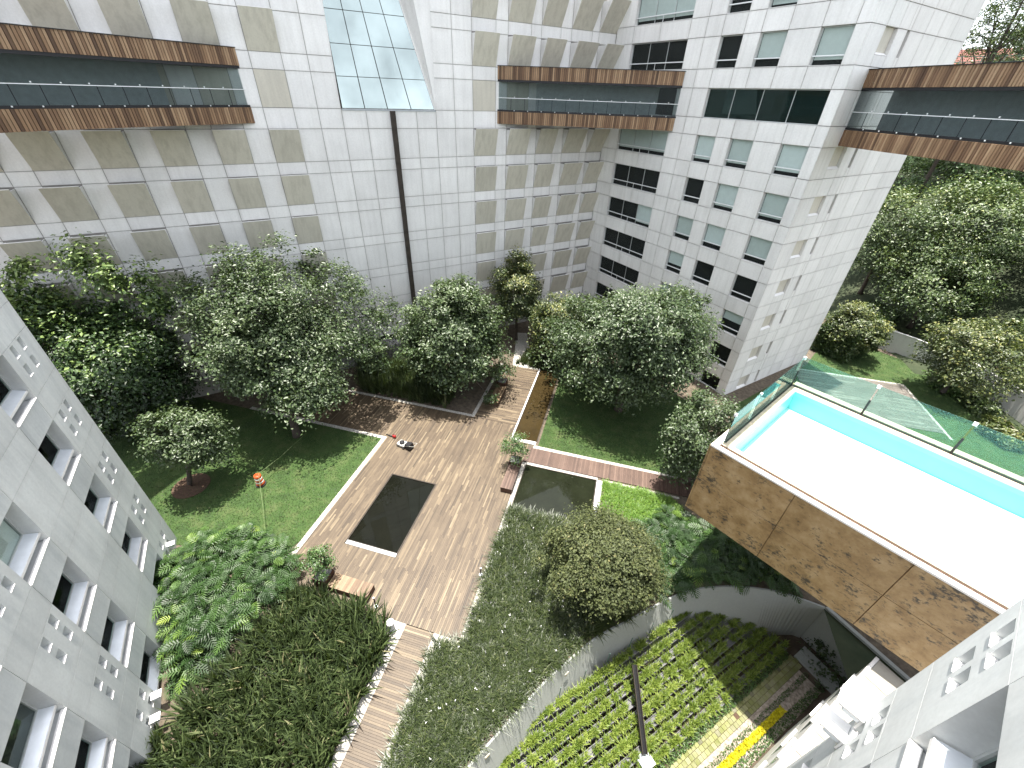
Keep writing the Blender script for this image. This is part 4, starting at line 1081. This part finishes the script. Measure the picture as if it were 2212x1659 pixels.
# philodendron: large lobed leaves, each its own part
def philo_leaf_me():
    V = []; F = []; nl = 7
    def pt(t): return Vector((0, t, .10 * math.sin(t * 2.4) - .28 * t * t))
    for i in range(nl):
        t = .08 + .86 * i / (nl - 1); b = pt(t); wl = .52 * math.sin(math.pi * (t * .78 + .2)) + .05
        ang = math.radians(72 - 52 * t)
        for s in (-1, 1):
            d = Vector((s * math.sin(ang), math.cos(ang), 0))
            pr = Vector((-d.y, d.x, 0)) * (.034)
            tip = b + d * wl + Vector((0, 0, -.16 * wl)); midp = b + d * wl * .55 + Vector((0, 0, .03))
            n0 = len(V); V += [b - pr * .7, b + pr * .7, midp + pr * 1.15, tip, midp - pr * 1.15]; F.append((n0, n0 + 4, n0 + 3, n0 + 2, n0 + 1) if s > 0 else (n0, n0 + 4, n0 + 3, n0 + 2, n0 + 1))
    n0 = len(V)
    V += [pt(0) - Vector((.02, 0, -.004)), pt(0) + Vector((.02, 0, .004)), pt(.5) + Vector((.015, 0, .004)), pt(1.02) + Vector((0, 0, .004)), pt(.5) - Vector((.015, 0, -.004))]; F.append((n0, n0 + 1, n0 + 2, n0 + 3, n0 + 4))
    me = mesh(V, F); me.materials.append(m_philo); return me
PLM = philo_leaf_me()
def philo(name, label, poly, nleaf, hfun, smin=.55, smax=1.0):
    pa = np.array(poly); c = pa.mean(0)
    root = thing(name, label, 'shrub', (c[0], c[1], -.05))
    pts_ = scatter(poly, nleaf)
    stems = MB()
    for i, (x, y) in enumerate(pts_):
        z = hfun(x, y) + R.uniform(-.4, .15); out = Vector((x - c[0], y - c[1], 0)); s = R.uniform(smin, smax)
        azm = math.atan2(-out.x, out.y) + R.uniform(-1.6, 1.6)
        Mx = Matrix.Translation((x, y, z)) @ Matrix.Rotation(azm, 4, 'Z') @ Matrix.Rotation(R.uniform(-.55, .2), 4, 'X') @ Matrix.Rotation(R.uniform(-.35, .35), 4, 'Y') @ Matrix.Scale(s, 4)
        add('leaf', PLM, None, root, Mx)
        if i % 3 == 0: stems.tube([(x * .8 + c[0] * .2, y * .8 + c[1] * .2, -.1), (x, y, z)], .02, 4, False)
    add('stem', stems.me(m_lfstem), None, root)
    V = []; F = []; lv = [v.co.copy() for v in PLM.vertices]; lf = [tuple(q.vertices) for q in PLM.polygons]
    for (x, y) in scatter(poly, nleaf * 2):
        Mx = Matrix.Translation((x, y, hfun(x, y) + R.uniform(-.6, .0))) @ Matrix.Rotation(R.uniform(0, 6.28), 4, 'Z') @ Matrix.Rotation(R.uniform(-.6, .3), 4, 'X') @ Matrix.Rotation(R.uniform(-.4, .4), 4, 'Y') @ Matrix.Scale(R.uniform(smin, smax), 4)
        b0 = len(V); V += [Mx @ v for v in lv]; F += [tuple(i + b0 for i in q) for q in lf]
    me_ = mesh(V, F); me_.materials.append(m_philo); tag(add('lower_leaves', me_, None, root), kind='stuff')
    n = nleaf * 9; p = scatter(poly, n); P_ = np.column_stack([p, np.zeros(n)])
    P_[:, 2] = [hfun(a, b) * R.uniform(.05, .8) for a, b in p]
    tag(add('under_leaves', leaf_mesh(P_, NR.normal(size=(n, 3)) * .5 + np.array([0, 0, .6]), NR.uniform(.2, .42, n), np.clip(NR.normal(.35, .2, n), 0, 1), m_lfG, .35), None, root), kind='stuff')
    return root
m_lfstem = mat_simple('green_stem', (.10, .14, .05), .6)
PH1 = [(-22.9, 7.7), (-22.4, 10.4), (-20.3, 11.3), (-17.6, 11.3), (-15.3, 10.6), (-14.7, 9.0), (-15.6, 6.4), (-16.4, 4.0), (-17.0, 3.2), (-19.0, 5.2)]
philo('philodendron', 'large mound of deeply lobed glossy philodendron leaves against the left building', PH1, 300, lambda x, y: .75 + 1.5 * max(0, 1 - ((x + 18.6) / 4.6) ** 2 - ((y - 8.3) / 4.2) ** 2) + .3 * math.sin(x * 1.9) * math.cos(y * 1.7), .5, .82)
philo('philodendron', 'lobed philodendron shrubs spilling over the retaining wall beneath the pool', [(5.4, 14.6), (7.3, 16.0), (9.3, 16.85), (11.3, 17.3), (13.4, 17.4), (14.2, 20.5), (9, 20.5), (6, 18.8)], 230, lambda x, y: .8 + .3 * math.sin(x * 1.7), .5, .85)
philo('philodendron', 'bright green lobed shrub mound between the olive tree and the pool corner', [(4.6, 14.6), (5.8, 15.6), (7.4, 18.6), (8.2, 20.6), (6.4, 21.4), (4.6, 19.6), (3.6, 17.4)], 160, lambda x, y: .85 + .3 * math.sin(x * 2.1 + y), .5, .85)

# trees
tree('sweetgum_tree', 'dark upright tree with bright leaf tips at far left beside the grey building', (-35.6, 18.2, 0), (-36.2, 17.9, 6.3), (4.6, 4.6, 4.8), 230, 190, 1.2, .31, m_lfB, .28, tipup=.5, shell=.4, lump=.35, flat=.9, low=-.9,
     extra=[((-37.6, 17.0, 12.2), (1.0, 1.0, 1.9), 12), ((-35.0, 19.4, 12.8), (1.0, 1.0, 2.0), 12), ((-39.0, 16.0, 10.5), (1.2, 1.2, 2.0), 12), ((-33.2, 20.6, 11.0), (1.1, 1.1, 2.0), 12)])
tree('sweetgum_tree', 'small leaning tree on the lawn in front of the dark left tree', (-27.2, 13.8, 0), (-25.9, 14.3, 4.3), (2.0, 2.0, 2.2), 70, 200, .85, .23, m_lfA, .16, shell=.35, lump=.35)
add('mulch_ring', MB().tube([(-27.2, 13.8, -.03), (-27.2, 13.8, .015)], 1.2, 18).me(m_mulch))['kind'] = 'structure'
tree('ash_tree', 'broad open-crowned tree on the lawn left of the deck', (-23.6, 20.6, 0), (-25.5, 22.9, 7.3), (6.3, 6.0, 5.0), 340, 210, 1.3, .27, m_lfA, .3, shell=.32, lump=.4, low=-.6, extra=[((-22.4, 20.4, 3.9), (1.9, 1.8, 1.5), 26), ((-20.6, 21.8, 4.6), (1.5, 1.5, 1.3), 16)])
tree('ash_tree', 'dense rounded tree at the corner where the two decks meet', (-13.4, 29.9, 0), (-13.3, 30.4, 6.0), (4.1, 4.0, 4.7), 260, 210, 1.15, .29, m_lfA, .25, shell=.35, lump=.3, tipup=.15)
tree('yellow_tree', 'narrow yellow-flowering tree close to the back wall', (-10.4, 42.4, 0), (-10.4, 42.6, 6.0), (2.7, 2.7, 4.6), 130, 190, .95, .25, m_lfY, .18, tipup=.35, shell=.5, lump=.3)
tree('yellow_tree', 'low yellow-tipped tree behind the big tree beside the canal', (-5.2, 39.2, 0), (-5.2, 39.2, 4.2), (2.7, 2.7, 3.6), 110, 180, 1.0, .25, m_lfY, .16, tipup=.2, shell=.5)
tree('ash_tree', 'very large full-crowned tree on the right lawn', (2.2, 32.4, 0), (1.9, 33.0, 7.5), (6.6, 6.3, 6.0), 430, 210, 1.3, .27, m_lfA, .34, shell=.35, lump=.38)
tree('ash_tree', 'small tree pressed against the pool box corner', (8.2, 24.6, 0), (7.9, 24.6, 4.2), (2.3, 2.6, 3.8), 110, 190, .95, .22, m_lfA, .15, shell=.4)
tree('olive_tree', 'clipped round olive-toned tree leaning over the retaining wall', (2.6, 14.9, 0), (2.2, 14.2, 3.3), (2.9, 2.8, 2.1), 250, 210, .75, .155, m_lfO, .2, shell=.55, lump=.3)

# background woodland on the right
m_lfYG = mat_leaf('leaf_yellow_green', [(0, (.018, .032, .01)), (.5, (.055, .08, .022)), (.8, (.13, .15, .04)), (1, (.27, .26, .08))])
bgt = [((33, 66), 12, 5.5, m_lfW, 'dark tree hugging the far edge of the apartment block'), ((36, 58), 10, 4.5, m_lfW, 'dark evergreen behind the clipped hedge'), ((58, 80), 14, 7, m_lfG, 'light green tree halfway up the slope'), ((27.0, 51.2), 6.2, 2.8, m_lfYG, 'round yellow-green tree rising above the clipped hedge'), ((34.2, 45.2), 8.0, 4.0, m_lfYG, 'yellow-flecked tree standing before the white garden wall'),
       ((38.5, 62.0), 13, 6.2, m_lfW, 'tall tree behind the hedge below the right footbridge'), ((46, 58), 12, 6.5, m_lfW, 'dense hillside tree right of the tall hedge tree'),
       ((42, 75), 15, 7.0, m_lfG, 'light green tree directly below the right footbridge'), ((54, 70), 14, 7.5, m_lfG, 'pale green hillside tree at the right edge'),
       ((44, 47), 9, 4.6, m_lfW, 'dark tree behind the white garden wall'), ((50, 50), 10, 5.5, m_lfW, 'dark hillside tree at the right edge above the wall'),
       ((52, 92), 14, 7.5, m_lfW, 'far hillside tree under the footbridge'), ((66, 84), 15, 8, m_lfW, 'far hillside tree at the right edge'),
       ((62, 62), 13, 7, m_lfW, 'broad dark tree higher on the hillside'), ((46, 38), 6, 4.2, m_lfG, 'low green tree by the right edge of the garden'), ((60, 46), 11, 6, m_lfG, 'bushy hillside tree at the far right'),
       ((84, 104), 20, 9, m_lfW, 'wide woodland tree on the upper slope'), ((72, 118), 17, 8, m_lfW, 'woodland tree on the slope behind the apartment block'), ((38, 90), 12, 7, m_lfW, 'woodland tree behind the far edge of the apartment block'), ((84, 80), 16, 8.5, m_lfW, 'woodland tree on the right slope')]
for (xy, h, r_, mt, lab) in bgt:
    z0 = hill_h(*xy); far = math.hypot(*xy)
    nc = 110 if far < 60 else 120
    tree('woodland_tree', lab, (xy[0], xy[1], z0), (xy[0], xy[1], z0 + h * .56), (r_, r_, h * .46), nc, 150, r_ * .30, .15 + far * .0024, mt, .25, 'woodland trees on the right hillside', tipup=.3, shell=.5, lump=.35, limbs=6)
# clipped hedge
HP = [(23.8, 51.6), (26.4, 48.8), (35.0, 59.3), (32.5, 62)]
n = 17000; p = scatter(HP, n); P_ = np.column_stack([p, NR.uniform(0, 3.2, n)])
hd = thing('hedge', 'dark clipped hedge along the side lawn below the apartment block', 'hedge', (29, 55, 0))
add('hedge_core', MB().prism([(x * .96 + 29.4 * .04, y * .96 + 55.4 * .04) for x, y in HP], -.1, 2.9).me(m_hill), None, hd)
ed = np.array(HP); i = NR.integers(0, 4, n); t = NR.uniform(0, 1, n)[:, None]; Pe = ed[i] * (1 - t) + ed[(i + 1) % 4] * t + NR.normal(0, .12, (n, 2))
top = NR.uniform(0, 1, n) < .45
P_[~top, :2] = Pe[~top]; P_[top, 2] = NR.uniform(2.8, 3.35, top.sum())
tag(add('leaves', leaf_mesh(P_, NR.normal(size=(n, 3)) * .6 + np.array([.2, -.3, .6]), NR.uniform(.2, .38, n), np.clip(NR.normal(.35, .18, n), 0, 1), m_lfW), None, hd), kind='stuff')
# garden wall
gwl = thing('garden_wall', 'white plastered garden boundary wall on the right slope', 'wall', (35, 49, 0))
GP = [(31.6, 55.0), (34.1, 52.9), (37.3, 48.7), (38.8, 42.8), (39.4, 36)]
for a, b in zip(GP[:-1], GP[1:]):
    a = Vector((a[0], a[1], 0)); b = Vector((b[0], b[1], 0)); d = (b - a).normalized(); nn_ = Vector((-d.y, d.x, 0)); ln = (b - a).length
    Mx = Matrix(((d.x, nn_.x, 0, a.x), (d.y, nn_.y, 0, a.y), (0, 0, 1, 0), (0, 0, 0, 1)))
    s_ = add('wall_section', MB().box(0.003, ln - .003, 0, .2, -.2, 2.4).me(m_plasterw), None, gwl, Mx)
    add('wall_cap', MB().box(0.003, ln - .003, -.04, .24, 2.403, 2.46).me(m_sill), None, s_, Mx)
# side terrace of boards
plank_deck('terrace', [(20.5, 31.0, 37.8, 45.8)], mat_wood('grey_deck_wood', [(0, (.10, .09, .08)), (.6, (.15, .135, .12)), (1, (.25, .23, .21))], 'tint', .6), .2, 'x', (), 2.0, 4.5, 200)
sheet('gravel', [(20.5, 45.82), (31.2, 45.82), (31.2, 46.1), (20.5, 46.1)], -.012, m_gravel); sheet('gravel', [(31.02, 37), (31.25, 37), (31.25, 45.82), (31.02, 45.82)], -.012, m_gravel)
for (c, rx, nn, mt, lab) in (((35.2, 46.6), 1.5, 900, m_lfG, 'green leafy bed at the foot of the garden wall'), ((36.4, 43.2), 1.3, 700, m_lfW, 'low leafy bed by the garden wall'), ((35.3, 38.8), 1.5, 1100, m_lfYG, 'bright yellow-green shrub seen through the glass railing')):
    root = thing('garden_shrub', lab, 'shrub', (c[0], c[1], 0))
    CC, P_, Nn, ct = crown_points((c[0], c[1], .4), (rx, rx * 1.3, .75), 40, nn // 20, .55, .4)
    add('foliage', leaf_mesh(P_, Nn, NR.uniform(.2, .4, len(P_)), np.clip(.55 + ct + NR.normal(0, .15, len(P_)), 0, 1), mt), None, root)
# hilltop house with red tiled roof and tall trees against the sky
hx, hy = 62, 112; hz = hill_h(hx, hy)
hz = 34.0
hs_ = thing('hillside_house', 'far low house with red tiled roof on the hilltop at upper right', 'house', (56, 110, 26))
MH = Matrix.Translation((56, 110, 26.5)) @ Matrix.Rotation(math.radians(-32), 4, 'Z')
add('wall', MB().box(-14, 14, -5, 5, -8, 4).me(mat_simple('brick_red_wall', (.22, .075, .05), .9)), None, hs_, MH)
add('roof', MB().poly([(-15, -6, 4), (15, -6, 4), (15, 6, 4), (-15, 6, 4), (-15, 0, 6.4), (15, 0, 6.4)], [(0, 1, 5, 4), (2, 3, 4, 5), (0, 4, 3), (1, 2, 5), (3, 2, 1, 0)]).me(mat_simple('red_roof_tile', (.15, .055, .042), .85, vary=.2)), None, hs_, MH)
for x in (-9, -3, 3, 9):
    w = add('window', MB().box(x - 1, x + 1, -5.06, -4.99, .8, 2.8).me(m_dark), None, hs_, MH)
    add('sill', MB().box(x - 1.1, x + 1.1, -5.2, -5.07, .6, .8).me(m_sill), None, w, MH)
for (xy, h, r_, lab) in (((37, 73), 17, 4.2, 'tall airy tree against the sky at the top right corner'), ((44, 78), 19, 4.5, 'feathery tree in front of the red roofed house'), ((49, 82), 18, 5, 'tall tree at the extreme top right')):
    tree('sky_tree', lab, (xy[0], xy[1], hill_h(*xy)), (xy[0], xy[1], 32.5), (r_, r_, 5.2), 80, 80, 1.4, .38, m_lfW, .28, 'tall trees on the skyline', shell=.3, lump=.4, limbs=14, aspect=.35)
gf = thing('green_fence', 'pale green railing on the roof edge before the red roofed house', 'fence', (44, 75, 27))

# ================================================================== SMALL OBJECTS
def slat_bench(name, label, x0, x1, y0, y1, h, along, wood=m_benchwood):
    root = thing(name, label, 'bench', ((x0 + x1) / 2, (y0 + y1) / 2, .01))
    add('leg', MB().box(x0 + .02, x1 - .02, y0 + .02, y1 - .02, .012, h - .05).me(m_corten if False else m_benchside), None, root)
    n = max(4, int(((y1 - y0) if along == 'x' else (x1 - x0)) / .105))
    for i in range(n):
        if along == 'x': b = (x0, x1, y0 + (y1 - y0) * i / n + .004, y0 + (y1 - y0) * (i + 1) / n - .004)
        else: b = (x0 + (x1 - x0) * i / n + .004, x0 + (x1 - x0) * (i + 1) / n - .004, y0, y1)
        me = mesh(boxv(b[0], b[1], b[2], b[3], h - .048, h), BOXF); me.materials.append(wood); a = me.attributes.new('tint', 'FLOAT', 'POINT'); a.data.foreach_set('value', [R.uniform(0.05, 1)] * 8)
        add('slat', me, None, root)
    return root
m_benchside = mat_simple('dark_bench_side', (.085, .045, .03), .7, vary=.3, scale=5)
slat_bench('bench', 'slatted timber bench in the near left corner of the deck', -13.05, -10.5, 9.86, 10.72, .46, 'y')
slat_bench('bench', 'red-brown timber bench beside the square pond', -5.6, -4.72, 19.78, 22.2, .46, 'y', m_plankred)
slat_bench('bench', 'timber bench on the upper deck beside the canal', -9.62, -8.68, 29.35, 32.1, .46, 'y')
def planter(label, x0, x1, y0, y1, h, treelab, r_, hh, mat):
    p = thing('planter', label, 'planter', ((x0 + x1) / 2, (y0 + y1) / 2, .012))
    t = .04
    for b in ((x0, x1, y0, y0 + t), (x0, x1, y1 - t, y1), (x0, x0 + t, y0 + t, y1 - t), (x1 - t, x1, y0 + t, y1 - t)):
        add('side', MB().box(b[0], b[1], b[2], b[3], .013, h).me(m_corten), None, p)
    add('soil', MB().box(x0 + t, x1 - t, y0 + t, y1 - t, .013, h - .04).me(m_greygravel), None, p)
    cx, cy = (x0 + x1) / 2, (y0 + y1) / 2
    tree('potted_tree', treelab, (cx, cy, h - .05), (cx, cy, h + hh * .62), (r_, r_, hh * .5), 42, 60, .42, .13, mat, .04, cat='tree', shell=.3, lump=.3, limbs=10)
planter('dark steel planter at the end of the near bench', -13.98, -13.14, 9.88, 10.74, .72, 'leafy potted tree beside the near bench', .85, 2.0, m_lfG)
planter('dark steel planter by the pond bench', -5.66, -4.8, 22.28, 23.1, .6, 'bushy potted tree between canal and square pond', 1.0, 2.3, m_lfG)
planter('dark steel planter on the upper deck', -9.75, -8.85, 32.4, 33.3, .6, 'leafy potted tree on the upper deck', 1.0, 2.2, m_lfA)

def bollard(label, x, y, h):
    p = thing('bollard_light', label, 'lamp', (x, y, .012), 'bollard lights along the deck')
    add('base', MB().tube([(x, y, .012), (x, y, .05)], .11, 14).me(m_metal), None, p)
    add('shaft', MB().tube([(x, y, .05), (x, y, h)], .04, 12).me(m_black), None, p)
    add('cap', MB().tube([(x, y, h), (x, y, h + .04)], .045, 12).me(m_sill), None, p)
bollard('slim dark bollard light beside the near bench end', -9.92, 9.8, .9); bollard('slim dark bollard light on the right deck edge by the grass bed', -4.86, 13.25, .7)
bn = thing('ground_lamp', 'white cylinder lamp standing on gravel where the path meets the deck', 'lamp', (-8.45, 8.95, -.01))
add('body', MB().tube([(-8.45, 8.95, -.01), (-8.45, 8.95, .72)], .16, 18).me(m_stonegrey), None, bn)
add('lid', MB().tube([(-8.45, 8.95, .72), (-8.45, 8.95, .80)], .20, 18).me(m_sill), None, bn); add('lens', MB().tube([(-8.45, 8.95, .80), (-8.45, 8.95, .81)], .1, 14).me(m_stonegrey), None, bn)

# traffic barrel
bx, by = -22.55, 15.35
tb = thing('traffic_barrel', 'orange traffic barrel with white bands on the left lawn', 'barrel', (bx, by, -.02))
m_or = mat_simple('orange_plastic', (.55, .085, .02), .45, vary=.08); m_wb = mat_simple('white_band', (.75, .73, .70), .4, vary=.04)
add('base', MB().tube([(bx, by, -.02), (bx, by, .07)], .36, 18).me(m_black), None, tb)
zz = [.07, .28, .43, .58, .73, .95]; rr = [.29, .275, .265, .255, .245, .23]
for i in range(5):
    add('band' if i in (1, 3) else 'body', MB().tube([(bx, by, zz[i]), (bx, by, zz[i + 1])], [rr[i], rr[i + 1]], 20).me(m_wb if i in (1, 3) else m_or, True), None, tb)
add('handle', MB().tube([(bx - .1, by, .95), (bx - .09, by, 1.05), (bx + .09, by, 1.05), (bx + .1, by, .95)], .025, 6).me(m_or), None, tb)
# rope across the lawn
rp = [(-23.6, 17.6, .12), (-22.9, 15.9, .5), (-22.5, 15.2, .98), (-20.6, 13.2, .25), (-19.4, 12.0, .02), (-18.6, 11.2, .01)]
tag(add('rope', MB().tube([(-22.2, 20.3, .9), (-22.5, 17.6, .7), (-22.55, 15.5, .96), (-20.5, 13.4, .5), (-18.9, 11.8, .6)], .018, 5).me(m_lfstem)), 'thin green rope strung from the orange barrel across the lawn', 'rope')
# lawn mower (engine deck, wheels, grass bag, handle)
LM = Matrix.Translation((-14.35, 22.0, .012)) @ Matrix.Rotation(math.radians(-14), 4, 'Z') @ Matrix.Scale(1.12, 4)
lm = thing('lawn_mower', 'black and grey push lawn mower parked on the deck', 'mower', (-14.35, 22.0, .012))
m_gr = mat_simple('grey_mower_deck', (.40, .40, .37), .5)
dk = [(-.62, -.2), (-.55, -.27), (.0, -.27), (.08, -.2), (.08, .2), (.0, .27), (-.55, .27), (-.62, .2)]
add('deck_housing', MB().prism(dk, .08, .24).me(m_gr), None, lm, LM)
add('engine', MB().tube([(-.3, 0, .24), (-.3, 0, .36), (-.3, 0, .42)], [.19, .18, .1], 14).me(m_black), None, lm, LM)
add('grass_bag', MB().poly([(.1, -.22, .1), (.62, -.24, .12), (.62, .24, .12), (.1, .22, .1), (.1, -.2, .42), (.55, -.22, .5), (.55, .22, .5), (.1, .2, .42)], BOXF).me(m_black), None, lm, LM)
for x, y, r_ in ((-.52, -.29, .1), (-.52, .25, .1), (.02, -.31, .13), (.02, .27, .13)):
    w = add('wheel', MB().tube([(x, y, r_), (x, y + .05, r_)], r_, 14).me(m_black), None, lm, LM); add('hub', MB().tube([(x, y - .004, r_), (x, y + .054, r_)], r_ * .5, 10).me(m_gr), None, w, LM)
add('handle', MB().tube([(.05, -.2, .25), (.9, -.22, .62), (1.0, -.2, .66), (1.0, .2, .66), (.9, .22, .62), (.05, .2, .25)], .014, 6).me(m_gr), None, lm, LM)
# red leaf blower
BM = Matrix.Translation((-15.75, 22.72, .012)) @ Matrix.Rotation(math.radians(170), 4, 'Z')
bl = thing('leaf_blower', 'red handheld leaf blower with black tube at the lawn corner', 'blower', (-15.75, 22.72, .012))
m_red = mat_simple('red_plastic', (.45, .02, .02), .35)
add('housing', MB().tube([(0, -.1, .16), (0, -.05, .16), (0, .05, .16), (0, .1, .16)], [.11, .16, .16, .11], 14).me(m_red, True), None, bl, BM)
add('tube', MB().tube([(.1, 0, .10), (.5, .02, .06), (.85, .0, .04)], [.06, .05, .04], 10).me(m_black, True), None, bl, BM)
add('handle', MB().tube([(-.12, 0, .2), (-.1, 0, .34), (.1, 0, .36), (.14, 0, .22)], .022, 6).me(m_black), None, bl, BM)
# small tags on the retaining wall
for (x, y, lab) in ((.95, 9.62, 'small pale square plate on the retaining wall nearer the round tree'), (-1.95, 5.45, 'small pale square plate on the retaining wall nearer the bottom edge')):
    d = Vector((.58, .81, 0)); nr = Vector((.81, -.58, 0)); p = Vector((x, y, 0)) + nr * .02
    Mx = Matrix(((d.x, nr.x, 0, p.x), (d.y, nr.y, 0, p.y), (0, 0, 1, -.4), (0, 0, 0, 1)))
    t_ = tag(add('wall_plate', MB().box(-.13, .13, 0.06, .09, 0, .26).me(m_cream), None, None, Mx), lab, 'plate', 'square plates on the retaining wall')
    add('rim', MB().box(-.1, .1, .091, .1, .03, .23).me(m_travtop), None, t_, Mx)
# railing fence parts
for i in range(12):
    pass
MG = Matrix.Translation((42, 76, 28.4)) @ Matrix.Rotation(math.radians(-30), 4, 'Z')
m_pg = mat_simple('pale_green_metal', (.32, .42, .36), .5)
for z in (0, .55, 1.1): add('rail', MB().box(-14, 14, -.05, .05, z, z + .1).me(m_pg), None, gf, MG)
for i in range(15): add('post', box_me(.1, .12, 1.7, m_pg), None, gf, MG @ Matrix.Translation((-14 + i * 2, -.06, -.5)))
print('facade', npan, 'objects', len(bpy.data.objects))
